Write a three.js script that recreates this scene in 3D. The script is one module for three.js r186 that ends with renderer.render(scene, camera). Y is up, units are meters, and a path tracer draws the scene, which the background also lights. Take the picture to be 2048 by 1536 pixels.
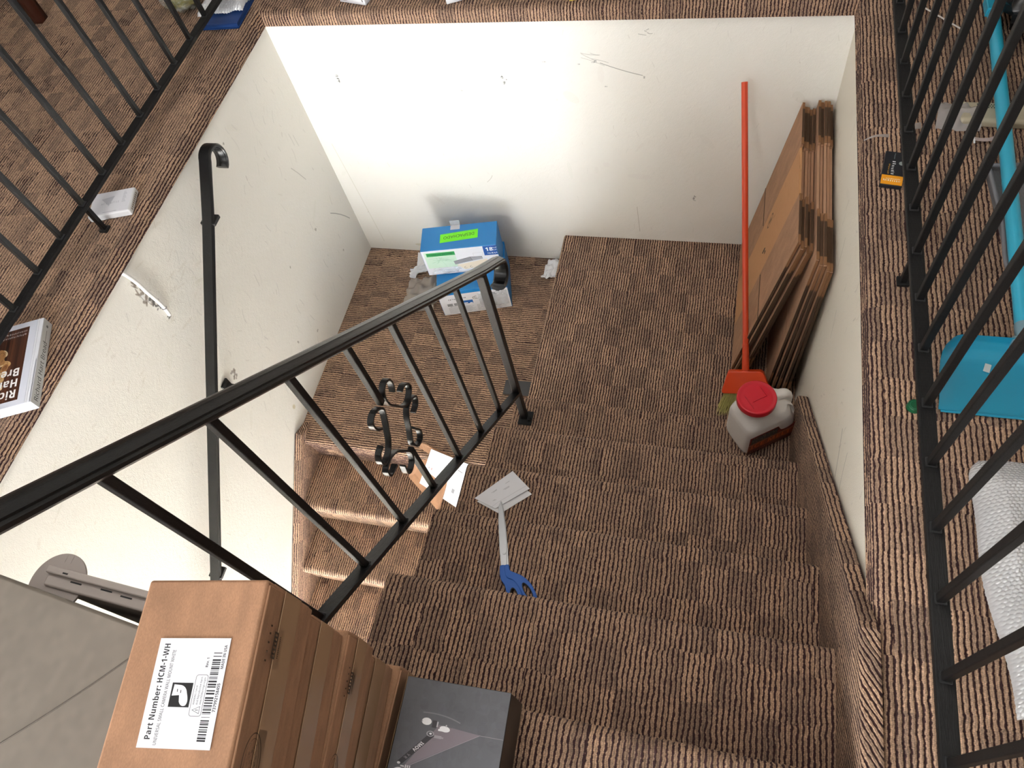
import * as THREE from 'three';
import { RoundedBoxGeometry } from 'three/addons/geometries/RoundedBoxGeometry.js';
import { mergeGeometries, mergeVertices, toCreasedNormals } from 'three/addons/utils/BufferGeometryUtils.js';
import { RectAreaLightUniformsLib } from 'three/addons/lights/RectAreaLightUniformsLib.js';
import { ImprovedNoise } from 'three/addons/math/ImprovedNoise.js';

// ------------------------------------------------------------------ camera, sky, lights, exposure
// World: x to the right along the far wall, y up, z towards the viewer; the well's far left upper corner is the origin.
const scene = new THREE.Scene();
const camera = new THREE.PerspectiveCamera(54.6, 2048 / 1536, 0.03, 60);
camera.position.set(1.6475, 1.4752, 2.2102);
camera.rotation.set(-1.0082, 0.4694, -0.303, 'YXZ');
const renderer = new THREE.WebGLRenderer({ antialias: true });
renderer.toneMapping = THREE.LinearToneMapping;
renderer.toneMappingExposure = 1.26;
renderer.shadowMap.enabled = true;
scene.background = new THREE.Color(0.5, 0.55, 0.62);
RectAreaLightUniformsLib.init();
// daylight through the street-side window upstairs, the glazed entrance door downstairs, and two ceiling fittings
const LIGHT = {
  window: { at: [0.0, 1.15, 4.12], size: [2.2, 1.2], color: [0.99, 0.985, 0.98], power: 14 },
  door: { at: [0.5, -2.1, 3.93], size: [0.84, 1.7], color: [0.93, 0.96, 1.0], power: 16 },
  ceiling1: { at: [1.25, 2.44, 1.2], size: [1.2, 0.5], color: [1.0, 0.95, 0.89], power: 6.2 },
  ceiling2: { at: [0.6, 2.44, -1.2], size: [1.2, 0.5], color: [1.0, 0.95, 0.89], power: 0.4 },
};
// the sun shines through the glazed entrance door on to the foot of the lower flight
const sun = new THREE.DirectionalLight(new THREE.Color().setRGB(0.97, 0.98, 1.0), 850);
sun.name = 'sun'; sun.position.set(0.5 - 0.45 * 6, -2.3 + 0.52 * 6, 3.6 + 0.75 * 6); sun.target.position.set(0.5, -2.3, 3.6);
sun.castShadow = true; sun.shadow.mapSize.set(2048, 2048); Object.assign(sun.shadow.camera, { left: -3, right: 3, top: 3, bottom: -3, near: 0.1, far: 14 });
scene.add(sun, sun.target);
function areaLight(name, d, dir) {
  const l = new THREE.RectAreaLight(new THREE.Color().setRGB(...d.color), d.power, ...d.size);
  l.name = name; l.position.set(...d.at);
  l.lookAt(d.at[0] + dir[0], d.at[1] + dir[1], d.at[2] + dir[2]);
  scene.add(l);
}
areaLight('window_daylight', LIGHT.window, [0, 0, -1]);
areaLight('door_daylight', LIGHT.door, [0, 0, -1]);
areaLight('ceiling_light_glow', LIGHT.ceiling1, [0, -1, 0.0001]);
areaLight('ceiling_light_glow_001', LIGHT.ceiling2, [0, -1, 0.0001]);

// ------------------------------------------------------------------ helpers
let seed = 12345;
const rnd = () => { seed |= 0; seed = (seed + 0x6d2b79f5) | 0; let t = Math.imul(seed ^ (seed >>> 15), 1 | seed); t = (t + Math.imul(t ^ (t >>> 7), 61 | t)) ^ t; return ((t ^ (t >>> 14)) >>> 0) / 4294967296; };
const rr = (a, b) => a + (b - a) * rnd();
const perlin = new ImprovedNoise();
const D2R = Math.PI / 180;
const V = (x, y, z) => new THREE.Vector3(x, y, z);
const taken = {};
function numbered(n) { const k = taken[n] = (taken[n] ?? -1) + 1; return k ? n + '_' + String(k).padStart(3, '0') : n; }
function mesh(name, geo, mat, parent = scene) {
  const m = new THREE.Mesh(geo, mat);
  m.name = parent === scene ? numbered(name) : name;
  m.castShadow = m.receiveShadow = true; parent.add(m); return m;
}
function tag(o, label, category, group) { o.userData.label = label; o.userData.category = category; if (group) o.userData.group = group; return o; }
function thing(name, label, category, at = [0, 0, 0], turn = 0, group) {
  const g = new THREE.Group(); g.name = numbered(name); g.position.set(...at); g.rotation.y = turn; scene.add(g);
  return tag(g, label, category, group);
}
function struct(name, label) { const g = new THREE.Group(); g.name = name; g.userData.kind = 'structure'; if (label) g.userData.label = label; scene.add(g); return g; }
const bx = (w, h, d, x = 0, y = 0, z = 0) => new THREE.BoxGeometry(w, h, d).translate(x, y, z);
const rbx = (w, h, d, r, x = 0, y = 0, z = 0, s = 2) => new RoundedBoxGeometry(w, h, d, s, r).translate(x, y, z);
function bare(g) { g = g.index ? g.toNonIndexed() : g; for (const k of Object.keys(g.attributes)) if (!['position', 'normal', 'uv'].includes(k)) g.deleteAttribute(k); return g; }
const merge = (l) => mergeGeometries(l.map(bare));
function tube(pts, r, n = 40, k = 8) { return new THREE.TubeGeometry(new THREE.CatmullRomCurve3(pts.map((p) => V(...p))), n, r, k, false); }
function cylBetween(a, b, r0, r1 = r0, k = 16) {
  const A = V(...a), B = V(...b), d = B.clone().sub(A), g = new THREE.CylinderGeometry(r1, r0, d.length(), k);
  g.translate(0, d.length() / 2, 0); g.applyQuaternion(new THREE.Quaternion().setFromUnitVectors(V(0, 1, 0), d.normalize())); return g.translate(A.x, A.y, A.z);
}
// sweep of a closed profile [a across x, b along the in-plane normal] along a polyline of [z, y] in the plane x = x0
function sweep(path, profile, x0) {
  const n = path.length, m = profile.length, pos = [], uv = [], idx = [];
  let len = 0;
  for (let i = 0; i < n; i++) {
    const p = path[Math.max(i - 1, 0)], q = path[Math.min(i + 1, n - 1)];
    let tz = q[0] - p[0], ty = q[1] - p[1]; const L = Math.hypot(tz, ty); tz /= L; ty /= L;
    const nz = ty, ny = -tz;
    if (i) len += Math.hypot(path[i][0] - path[i - 1][0], path[i][1] - path[i - 1][1]);
    for (let j = 0; j <= m; j++) { const [a, b] = profile[j % m]; pos.push(x0 + a, path[i][1] + ny * b, path[i][0] + nz * b); uv.push(j / m, len); }
  }
  for (let i = 0; i < n - 1; i++) for (let j = 0; j < m; j++) { const a = i * (m + 1) + j, b = a + 1, c = a + m + 1, d = c + 1; idx.push(a, c, b, b, c, d); }
  for (const [o, f] of [[0, 0], [(n - 1) * (m + 1), 1]]) for (let j = 1; j < m - 1; j++) f ? idx.push(o, o + j, o + j + 1) : idx.push(o, o + j + 1, o + j);
  const g = new THREE.BufferGeometry(); g.setAttribute('position', new THREE.Float32BufferAttribute(pos, 3)); g.setAttribute('uv', new THREE.Float32BufferAttribute(uv, 2)); g.setIndex(idx);
  return toCreasedNormals(g, 0.7);
}
const rect = (w, t) => [[-w / 2, -t / 2], [w / 2, -t / 2], [w / 2, t / 2], [-w / 2, t / 2]];
function smooth(pts, n) { const c = new THREE.CatmullRomCurve3(pts.map(([z, y]) => V(0, y, z))); return c.getSpacedPoints(n).map((p) => [p.z, p.y]); }
function grid(nu, nv, f) { // f(s, t) -> [x, y, z]
  const pos = [], uv = [], idx = [];
  for (let i = 0; i <= nu; i++) for (let j = 0; j <= nv; j++) { pos.push(...f(i / nu, j / nv)); uv.push(i / nu, j / nv); }
  for (let i = 0; i < nu; i++) for (let j = 0; j < nv; j++) { const a = i * (nv + 1) + j, b = a + nv + 1; idx.push(a, b, a + 1, a + 1, b, b + 1); }
  const g = new THREE.BufferGeometry(); g.setAttribute('position', new THREE.Float32BufferAttribute(pos, 3)); g.setAttribute('uv', new THREE.Float32BufferAttribute(uv, 2)); g.setIndex(idx); g.computeVertexNormals(); return g;
}
function quadSlab(p, t) { // four corners (counter-clockwise from above, top side), thickness t downwards along the normal; uv 0..1 on top
  const P = p.map((q) => V(...q)), n = P[1].clone().sub(P[0]).cross(P[3].clone().sub(P[0])).normalize();
  const B = P.map((q) => q.clone().addScaledVector(n, -t)), pos = [], uv = [];
  const quad = (a, b, c, d, us) => { for (const [v, u] of [[a, us[0]], [b, us[1]], [c, us[2]], [a, us[0]], [c, us[2]], [d, us[3]]]) { pos.push(v.x, v.y, v.z); uv.push(...u); } };
  const U = [[0, 0], [1, 0], [1, 1], [0, 1]], Z = [[0.02, 0.02], [0.02, 0.02], [0.02, 0.02], [0.02, 0.02]];
  quad(...P, U); quad(B[3], B[2], B[1], B[0], Z);
  for (let i = 0; i < 4; i++) { const k = (i + 1) % 4; quad(P[i], B[i], B[k], P[k], Z); }
  const g = new THREE.BufferGeometry(); g.setAttribute('position', new THREE.Float32BufferAttribute(pos, 3)); g.setAttribute('uv', new THREE.Float32BufferAttribute(uv, 2)); g.computeVertexNormals(); return g;
}
function turnXZ(g, x0) { // extruded in (z, y), depth becomes x from x0; keeps the faces outwards
  g = bare(g); const p = g.attributes.position, n = g.attributes.normal;
  for (const [a, o] of [[p, x0], [n, 0]]) for (let i = 0; i < a.count; i++) { const x = a.getX(i), z = a.getZ(i); a.setX(i, z + o); a.setZ(i, x); }
  for (const k of ['position', 'normal', 'uv']) { const a = g.attributes[k], s = a.itemSize; for (let i = 0; i < a.count; i += 3) for (let c = 0; c < s; c++) { const q = a.array[(i + 1) * s + c]; a.array[(i + 1) * s + c] = a.array[(i + 2) * s + c]; a.array[(i + 2) * s + c] = q; } }
  return g;
}
function canvasTex(w, h, draw, srgb = true) {
  const c = document.createElement('canvas'); c.width = w; c.height = h; const g = c.getContext('2d'); draw(g, w, h);
  const t = new THREE.CanvasTexture(c); if (srgb) t.colorSpace = THREE.SRGBColorSpace; t.wrapS = t.wrapT = THREE.RepeatWrapping; return t;
}
function dataTex(w, h, f, srgb = false) { // f(x, y) -> [r, g, b] 0..255
  const a = new Uint8Array(w * h * 4);
  for (let y = 0, k = 0; y < h; y++) for (let x = 0; x < w; x++, k += 4) { const c = f(x, y); a[k] = c[0]; a[k + 1] = c[1]; a[k + 2] = c[2]; a[k + 3] = 255; }
  const t = new THREE.DataTexture(a, w, h); t.magFilter = THREE.LinearFilter; t.minFilter = THREE.LinearMipmapLinearFilter; t.generateMipmaps = true; t.wrapS = t.wrapT = THREE.RepeatWrapping;
  if (srgb) t.colorSpace = THREE.SRGBColorSpace; t.needsUpdate = true; return t;
}
function tileNoise(n, cell) { // tileable value noise, n pixels
  const m = Math.round(n / cell), v = Float32Array.from({ length: m * m }, () => rnd()), s = (t) => t * t * (3 - 2 * t);
  return (x, y) => { const fx = x / n * m, fy = y / n * m, x0 = Math.floor(fx), y0 = Math.floor(fy), u = s(fx - x0), w = s(fy - y0), X = ((x0 % m) + m) % m, Y = ((y0 % m) + m) % m, X1 = (X + 1) % m, Y1 = (Y + 1) % m;
    return (v[Y * m + X] * (1 - u) + v[Y * m + X1] * u) * (1 - w) + (v[Y1 * m + X] * (1 - u) + v[Y1 * m + X1] * u) * w; };
}
const C = (r, g, b) => new THREE.Color().setRGB(r, g, b);
const M = (o) => new THREE.MeshStandardMaterial(o);
const P = (o) => new THREE.MeshPhysicalMaterial(o);

// ------------------------------------------------------------------ materials
const PITCH = 0.0104, RIBS = 144, TILE = PITCH * RIBS, TP = 2048;
const fineN = tileNoise(TP, 3), midN = tileNoise(TP, 9), wobN = tileNoise(TP, 24), bigN = tileNoise(TP, 256), loopN = tileNoise(TP, 5);
const COLS = 48, ROWS = 16;
const blockTone = Array.from({ length: COLS * ROWS }, (_, i) => { const c = i % COLS, r = (i / COLS) | 0; return (((c >> 1) + r) % 2 ? 0.32 : 0) + rr(0, 0.42); });
const blockShift = (() => { const a = Array.from({ length: COLS * ROWS / 2 }, () => rr(-0.2, 0.2)); return Array.from({ length: COLS * ROWS }, (_, i) => a[i >> 1]); })();
function carpetAt(x, y) { // stripes run along y: returns [height 0..1, tone 0..1, speckle]
  const col = Math.floor(x / TP * COLS), jit = (bigN(x * 3, y) - 0.5) * 10 + ((col * 37) % 11 - 5) * 1.2, row = ((Math.floor((y + jit) / TP * ROWS) % ROWS) + ROWS) % ROWS, b = row * COLS + col;
  const t = Math.min(1, blockTone[b]);
  const u = x / TP * RIBS + blockShift[b] + (wobN(x, y) - 0.5) * 0.3 + (loopN(x, y) - 0.5) * 0.22;
  const f = u - Math.floor(u), gap = 0.35 - 0.05 * t;
  const k = f < gap ? 0 : (f - gap) / (1 - gap);
  const loops = 0.5 + 0.5 * Math.sin(y / TP * TILE / 0.0034 * 6.283 + Math.floor(u) * 2.1 + (k > 0.5 ? 3.1 : 0));
  const half = k > 0 ? Math.abs(Math.sin(k * Math.PI * 2)) : 0;
  return [k > 0 ? 0.45 + 0.35 * half + 0.2 * loops : 0.0, t, k > 0 ? k : -1, half, loops];
}
const carpetMap = dataTex(TP, TP, (x, y) => {
  const [h, t, k, half, loops] = carpetAt(x, y), n = fineN(x, y), m = midN(x, y), d = 0.94 + 0.12 * bigN(x, y);
  let c;
  if (k < 0) c = [38 + 24 * n, 18 + 16 * n, 20 + 15 * n];
  else {
    const a = [192, 158, 130], b = [136, 113, 96];
    const s = Math.min(1, Math.max(0, t * (0.62 + 0.5 * m) + (k > 0.5 && t > 0.5 ? 0.25 : 0)));
    const q = (0.68 + 0.26 * half + 0.14 * loops) * (0.84 + 0.3 * n) * d;
    c = a.map((v, i) => (v + (b[i] - v) * s) * q);
  }
  return c.map((v) => Math.max(0, Math.min(255, v)));
}, true);
const carpetBump = dataTex(1024, 1024, (x, y) => { const [h] = carpetAt(x * 2, y * 2), v = 255 * Math.min(1, h * (0.7 + 0.5 * fineN(x * 2, y * 2))); return [v, v, v]; });
const carpetM = M({ map: carpetMap, bumpMap: carpetBump, bumpScale: 0.0022, roughness: 0.95, color: C(1, 1, 1), side: THREE.DoubleSide });

const wallNoiseT = (() => { const a = tileNoise(512, 8), b = tileNoise(512, 32), c = tileNoise(512, 3); return dataTex(512, 512, (x, y) => { const v = 255 * (0.45 * a(x, y) + 0.35 * b(x, y) + 0.2 * c(x, y)); return [v, v, v]; }); })();
function wallMaterial(wm, hm, px, base, marks) { // wm x hm metres, marks(g, sx) draws in metres from the lower left
  const W = Math.round(wm * px), H = Math.round(hm * px);
  const map = canvasTex(W, H, (g) => {
    g.fillStyle = base; g.fillRect(0, 0, W, H);
    for (let i = 0; i < wm * hm * 55; i++) { // scuffs and grime flecks
      const x = rnd() * W, y = rnd() * H, l = rr(0.004, 0.03) * px, a = rr(-2.2, -0.9);
      g.strokeStyle = `rgba(${rnd() < 0.5 ? '120,110,100' : '150,146,142'},${rr(0.08, 0.3)})`; g.lineWidth = rr(0.5, 1.4); g.beginPath(); g.moveTo(x, y); g.lineTo(x + Math.cos(a) * l, y + Math.sin(a) * l); g.stroke();
    }
    for (let i = 0; i < wm * hm * 9; i++) { g.fillStyle = `rgba(150,140,120,${rr(0.015, 0.05)})`; g.beginPath(); g.ellipse(rnd() * W, rnd() * H, rr(0.01, 0.05) * px, rr(0.005, 0.02) * px, rnd() * 3, 0, 7); g.fill(); }
    g.save(); g.translate(0, H); g.scale(px, -px); marks(g); g.restore();
  });
  const bump = wallNoiseT.clone(); bump.repeat.set(wm / 0.14, hm / 0.14); bump.needsUpdate = true;
  return M({ map, bumpMap: bump, bumpScale: 0.0007, roughness: 0.62 });
}
function chip(g, x, y, w, h, dark = 'rgb(60,66,64)') {
  for (let i = 0; i < 26; i++) { g.fillStyle = i < 10 ? 'rgba(235,238,236,0.9)' : dark; const a = rnd() * 6.28, r = Math.sqrt(rnd()); g.globalAlpha = i < 10 ? 0.5 : 0.75; g.beginPath(); g.ellipse(x + Math.cos(a) * r * w / 2, y + Math.sin(a) * r * h / 2, w * rr(0.06, 0.2), h * rr(0.05, 0.16), rnd() * 3, 0, 7); g.fill(); }
  g.globalAlpha = 1;
}
function scratch(g, x0, y0, x1, y1, w = 0.0015, c = 'rgba(90,86,80,0.6)') { g.strokeStyle = c; g.lineWidth = w; g.beginPath(); g.moveTo(x0, y0); g.quadraticCurveTo((x0 + x1) / 2 + rr(-0.01, 0.01), (y0 + y1) / 2 + rr(-0.01, 0.01), x1, y1); g.stroke(); }
const plainWall = M({ color: C(0.74, 0.72, 0.67), roughness: 0.7 });
const ceilingM = M({ color: C(0.78, 0.77, 0.74), roughness: 0.8 });

const ironT = (() => { const a = tileNoise(256, 4), b = tileNoise(256, 16); return dataTex(256, 256, (x, y) => { const v = 255 * (0.5 * a(x, y) + 0.5 * b(x, y)); return [v, v, v]; }); })();
const ironB = ironT.clone(); ironB.repeat.set(3, 6); ironB.needsUpdate = true;
const iron = P({ color: C(0.0065, 0.0065, 0.007), roughness: 0.4, specularIntensity: 0.6, bumpMap: ironB, bumpScale: 0.0004 });
const ironGloss = P({ color: C(0.006, 0.006, 0.0065), roughness: 0.3, specularIntensity: 0.8, bumpMap: ironB, bumpScale: 0.0003 });
const ironWeld = P({ color: C(0.03, 0.03, 0.032), roughness: 0.3, bumpMap: ironB, bumpScale: 0.001 });

const cardT = (() => { const a = tileNoise(512, 3), b = tileNoise(512, 40), c = tileNoise(512, 128); return dataTex(512, 512, (x, y) => { const k = 0.86 + 0.1 * a(x, y) + 0.1 * b(x, y) + 0.1 * c(x, y); return [170 * k, 132 * k, 104 * k].map((v) => Math.min(255, v)); }, true); })();
const cardM = M({ map: cardT, roughness: 0.85 });
const cardM2 = M({ map: cardT, roughness: 0.85, color: C(0.9, 0.86, 0.82) });
const cardWarm = M({ map: cardT, roughness: 0.8, color: C(0.95, 0.9, 0.86) });
const fluteT = dataTex(64, 64, (x, y) => { const s = 0.5 + 0.5 * Math.sin(x / 64 * 6.283 * 8), e = y < 10 || y > 53 ? 1 : 0; const k = e ? 0.8 : 0.28 + 0.42 * s * (0.7 + 0.3 * Math.sin(y * 0.6 + x)); return [165 * k, 118 * k, 78 * k]; }, true);
const fluteM = M({ map: fluteT, roughness: 0.95 });
const paper = M({ color: C(0.82, 0.83, 0.85), roughness: 0.75, side: THREE.DoubleSide });
const clearFilm = P({ color: C(0.95, 0.96, 0.97), roughness: 0.18, transmission: 0.75, thickness: 0, side: THREE.DoubleSide });
const bubbleM = P({ color: C(0.86, 0.88, 0.9), roughness: 0.16, transmission: 0.35, thickness: 0, clearcoat: 1, clearcoatRoughness: 0.08, side: THREE.DoubleSide });
const cyan = P({ color: C(0.03, 0.42, 0.62), roughness: 0.3, clearcoat: 0.4, clearcoatRoughness: 0.2 });
const steel = M({ color: C(0.36, 0.37, 0.38), roughness: 0.38, metalness: 0.85 });
const whitePlastic = M({ color: C(0.72, 0.71, 0.7), roughness: 0.45 });
const darkPlastic = M({ color: C(0.02, 0.02, 0.022), roughness: 0.5 });

// ------------------------------------------------------------------ carpet sheets
const ribH = (c) => { const f = ((c / PITCH) % 1 + 1) % 1; return (Math.pow(Math.abs(Math.sin(Math.PI * f)), 0.7) - 1) * 0.0026; };
// path: [[p, y], ...] in the plane spanned by axis 'pd' ('x' or 'z') and y; swept from s0 to s1 along the other axis.
// ribs 'path' run along the path, ribs 'sweep' run along the sweep. side = +1/-1 puts the pile on the upper side.
function carpet(path, pd, s0, s1, ribs, side, off = 0) {
  let pts = path, len = [0];
  const relen = () => { len = [0]; for (let i = 1; i < pts.length; i++) len.push(len[i - 1] + Math.hypot(pts[i][0] - pts[i - 1][0], pts[i][1] - pts[i - 1][1])); };
  relen();
  if (ribs === 'sweep') {
    const L = len[len.length - 1], n = Math.max(2, Math.round(L / PITCH * 6)), out = [];
    for (let i = 0, k = 0; i <= n; i++) { const t = L * i / n; while (k < pts.length - 2 && len[k + 1] < t) k++; const f = (t - len[k]) / (len[k + 1] - len[k]); out.push([pts[k][0] + (pts[k + 1][0] - pts[k][0]) * f, pts[k][1] + (pts[k + 1][1] - pts[k][1]) * f]); }
    pts = out; relen();
  }
  const m = ribs === 'path' ? Math.max(2, Math.round(Math.abs(s1 - s0) / PITCH * 6)) : Math.max(1, Math.round(Math.abs(s1 - s0) / 0.25)), n = pts.length, pos = [], uv = [], idx = [];
  for (let i = 0; i < n; i++) {
    const a = pts[Math.max(0, i - 1)], b = pts[Math.min(n - 1, i + 1)]; let tp = b[0] - a[0], ty = b[1] - a[1]; const L = Math.hypot(tp, ty) || 1; tp /= L; ty /= L;
    const np = -ty * side, ny = tp * side;
    for (let j = 0; j <= m; j++) {
      const s = s0 + (s1 - s0) * j / m, c = (ribs === 'path' ? s : len[i]) + off, h = ribH(c);
      const q = pts[i][0] + np * h, y = pts[i][1] + ny * h;
      pos.push(pd === 'x' ? q : s, y, pd === 'x' ? s : q);
      const al = ribs === 'path' ? len[i] : s;
      uv.push(c / TILE, al / TILE + off * 1.7);
    }
  }
  for (let i = 0; i < n - 1; i++) for (let j = 0; j < m; j++) { const a = i * (m + 1) + j, b = a + m + 1; idx.push(a, b, a + 1, a + 1, b, b + 1); }
  const g = new THREE.BufferGeometry(); g.setAttribute('position', new THREE.Float32BufferAttribute(pos, 3)); g.setAttribute('uv', new THREE.Float32BufferAttribute(uv, 2)); g.setIndex(idx); g.computeVertexNormals(); return g;
}
function arc(cp, cy, r, a0, a1, n = 8) { const o = []; for (let i = 0; i <= n; i++) { const a = (a0 + (a1 - a0) * i / n) * D2R; o.push([cp + Math.cos(a) * r, cy + Math.sin(a) * r]); } return o; }
// one step: tread from pBack to the nose, then the riser down to yLow. dir = -1: nose towards -z
function stepPath(pBack, y, pNose, yLow, dir) {
  const r = 0.024, c = pNose - dir * r, o = [[pBack, y], [(pBack + c) / 2, y + 0.002]];
  for (let i = 0; i <= 8; i++) { const a = (90 - 112 * i / 8) * D2R; o.push([c + dir * Math.cos(a) * r, y - r + Math.sin(a) * r]); }
  o.push([pNose - dir * 0.012, y - 0.06], [pNose - dir * 0.02, yLow + 0.02], [pNose - dir * 0.024, yLow]);
  return o;
}

// ------------------------------------------------------------------ setting: upper floor, well walls, room shell
const FY = 0.05;                                  // upper floor level
const FR = 2.068;                                 // near edge of the well
const XS = 1.012;                                 // open side of the upper flight
const yS = [0.05, -0.133, -0.317, -0.5, -0.683, -0.867, -1.05], zN = [2.068, 1.822, 1.594, 1.378, 1.157, 0.935];
const YL = -1.2154;                               // lower landing

const floor = struct('floor', 'ribbed brown carpet floor around the stairwell');
const slabM = M({ color: C(0.5, 0.46, 0.4), roughness: 0.9 });
mesh('slab', bx(2.9, 0.2, 6.8, -1.55, -0.065, 0.8), slabM, floor);
mesh('slab', bx(2.1, 0.2, 6.8, 3.15, -0.065, 0.8), slabM, floor);
mesh('slab', bx(2.2, 0.2, 2.5, 1.0, -0.065, -1.35), slabM, floor);
mesh('slab', bx(2.2, 0.2, 2.1, 1.0, -0.065, 3.14), slabM, floor);
// pile: left and right run along z and fold over the well edge; the far one runs along z and folds down the wall
mesh('carpet', carpet([[-3, FY], [-0.03, FY], ...arc(-0.012, FY - 0.022, 0.022, 80, 12), [0.012, 0.0]], 'x', -2.6, 4.2, 'sweep', 1, 0.013), carpetM, floor);
mesh('carpet', carpet([[4.2, FY], [2.035, FY], ...arc(2.013, FY - 0.022, 0.022, 100, 168), [1.988, 0.0]], 'x', -2.6, 4.2, 'sweep', -1, 0.004), carpetM, floor);
mesh('carpet', carpet([[-2.6, FY], [-0.03, FY], ...arc(-0.012, FY - 0.022, 0.022, 80, 10), [0.013, 0.001]], 'z', -0.012, 2.012, 'path', 1, 0.2), carpetM, floor);
mesh('carpet', carpet([[4.2, FY], [2.1, FY], ...arc(FR + 0.024, FY - 0.024, 0.024, 90, 170), [FR, -0.02]], 'z', -0.01, XS, 'path', -1, 0.31), carpetM, floor);

const wallBack = wallMaterial(2.2, 1.32, 900, 'rgb(238,236,229)', (g) => {
  const X = 0.1, Y = 1.29; // metres from the lower left corner to world x = 0, y = 0
  chip(g, X + 0.206, Y - 0.227, 0.008, 0.032); chip(g, X + 0.857, Y - 0.222, 0.009, 0.012); chip(g, X + 0.862, Y - 0.245, 0.009, 0.014); chip(g, X + 0.872, Y - 0.232, 0.004, 0.005);
  scratch(g, X + 1.215, Y - 0.165, X + 1.36, Y - 0.215, 0.0018, 'rgba(90,90,86,0.7)'); chip(g, X + 1.2, Y - 0.16, 0.008, 0.012, 'rgb(120,120,116)'); chip(g, X + 1.365, Y - 0.222, 0.006, 0.01, 'rgb(110,110,106)');
  for (const [x, y] of [[1.02, 0.16], [1.14, 0.17], [1.19, 0.163], [1.23, 0.26], [0.69, 0.28]]) chip(g, X + x, Y - y, 0.012, 0.004, 'rgb(150,150,146)');
  for (let i = 0; i < 5; i++) scratch(g, X + 1.15 + rr(0, 0.05), Y - 0.1 - rr(0, 0.06), X + 1.2 + rr(0, 0.05), Y - 0.12 - rr(0, 0.06), 0.0016, 'rgba(140,138,132,0.5)');
  for (let i = 0; i < 4; i++) scratch(g, X + 1.36 + rr(-0.02, 0.02), Y - 0.04 - i * 0.006, X + 1.39 + rr(-0.02, 0.02), Y - 0.045 - i * 0.006, 0.002, 'rgba(150,148,142,0.6)');
  scratch(g, X + 1.33, Y - 0.85, X + 1.34, Y - 1.0, 0.0014, 'rgba(130,120,105,0.5)'); scratch(g, X + 0.05, Y - 0.55, X + 0.09, Y - 1.16, 0.002, 'rgba(170,165,140,0.4)');
  chip(g, X + 1.56, Y - 0.79, 0.01, 0.03, 'rgb(150,146,140)');
  scratch(g, X + 0.7, Y - 0.74, X + 0.73, Y - 0.7, 0.0015, 'rgba(140,130,110,0.5)');
  g.fillStyle = 'rgba(170,150,110,0.25)'; g.beginPath(); g.ellipse(X + 0.28, Y - 1.17, 0.03, 0.008, 0, 0, 7); g.fill();
});
const wb = mesh('wall_back', bx(2.2, 1.32, 0.1, 1.0, -0.63, -0.05), wallBack); wb.userData.kind = 'structure';
const wallLeft = wallMaterial(4.3, 3.26, 476, 'rgb(235,233,226)', (g) => {
  const Z = 0.1, Y = 3.23; // box side +x: u runs towards -z, so place marks by 4.2 - z
  const q = (z) => 4.2 - z;
  for (let i = 0; i < 90; i++) { const z = rr(0.05, 1.1), y = rr(-1.15, -0.1); scratch(g, q(z), Y + y, q(z + rr(-0.03, 0.01)), Y + y + rr(0.02, 0.06), 0.0014, `rgba(110,110,112,${rr(0.12, 0.4)})`); }
  scratch(g, q(0.16), Y - 0.8, q(0.05), Y - 0.95, 0.0022, 'rgba(95,95,95,0.75)'); scratch(g, q(0.25), Y - 0.45, q(0.2), Y - 0.56, 0.002, 'rgba(110,105,100,0.5)');
  for (const [z, y] of [[0.5, -0.1], [0.55, -0.7], [0.75, -0.95], [0.62, -1.05], [0.3, -0.75], [0.9, -0.35], [0.2, -1.0]]) chip(g, q(z), Y + y, rr(0.006, 0.014), rr(0.008, 0.02), 'rgb(140,134,122)');
  g.fillStyle = 'rgba(150,125,70,0.35)'; for (const [z, y] of [[0.72, -1.12], [0.9, -1.02], [0.98, -1.1]]) { g.beginPath(); g.ellipse(q(z), Y + y, 0.009, 0.012, 0, 0, 7); g.fill(); }
  // broken plaster round the cable and the old bracket
  chip(g, q(1.14), Y - 0.1, 0.03, 0.12, 'rgb(120,110,98)'); chip(g, q(1.13), Y - 0.17, 0.03, 0.06, 'rgb(70,68,66)'); chip(g, q(1.123), Y - 0.245, 0.016, 0.02, 'rgb(80,80,78)');
  chip(g, q(1.09), Y - 0.655, 0.03, 0.05, 'rgb(120,112,104)'); chip(g, q(1.125), Y - 0.655, 0.03, 0.03, 'rgb(230,226,220)');
  g.fillStyle = 'rgba(200,190,172,0.16)'; for (let i = 0; i < 60; i++) { const z = rr(0.9, 1.9), t = rr(-0.35, 0); g.beginPath(); g.ellipse(q(z), Y + t - 0.02, rr(0.004, 0.03), rr(0.002, 0.006), rr(-0.6, 0.6), 0, 7); g.fill(); }
});
const wl = mesh('wall_left', bx(0.1, 3.26, 4.3, -0.05, -1.6, 2.05), wallLeft); wl.userData.kind = 'structure';
const wallRight = wallMaterial(4.3, 1.32, 476, 'rgb(232,226,212)', (g) => {
  const Y = 1.29, q = (z) => z + 0.1; // box side -x: u runs towards +z
  for (let i = 0; i < 50; i++) { const z = rr(0.6, 1.9), y = rr(-0.7, 0); scratch(g, q(z), Y + y, q(z + rr(-0.01, 0.02)), Y + y + rr(0.01, 0.05), 0.0014, `rgba(95,90,84,${rr(0.15, 0.45)})`); }
  scratch(g, q(1.36), Y - 0.34, q(1.27), Y - 0.25, 0.003, 'rgba(85,82,78,0.7)'); scratch(g, q(1.42), Y - 0.3, q(1.36), Y - 0.2, 0.002, 'rgba(95,92,88,0.6)'); scratch(g, q(0.9), Y - 0.4, q(0.86), Y - 0.32, 0.002, 'rgba(100,96,90,0.5)'); scratch(g, q(0.72), Y - 0.3, q(0.7), Y - 0.2, 0.002, 'rgba(100,96,90,0.5)');
});
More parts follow.
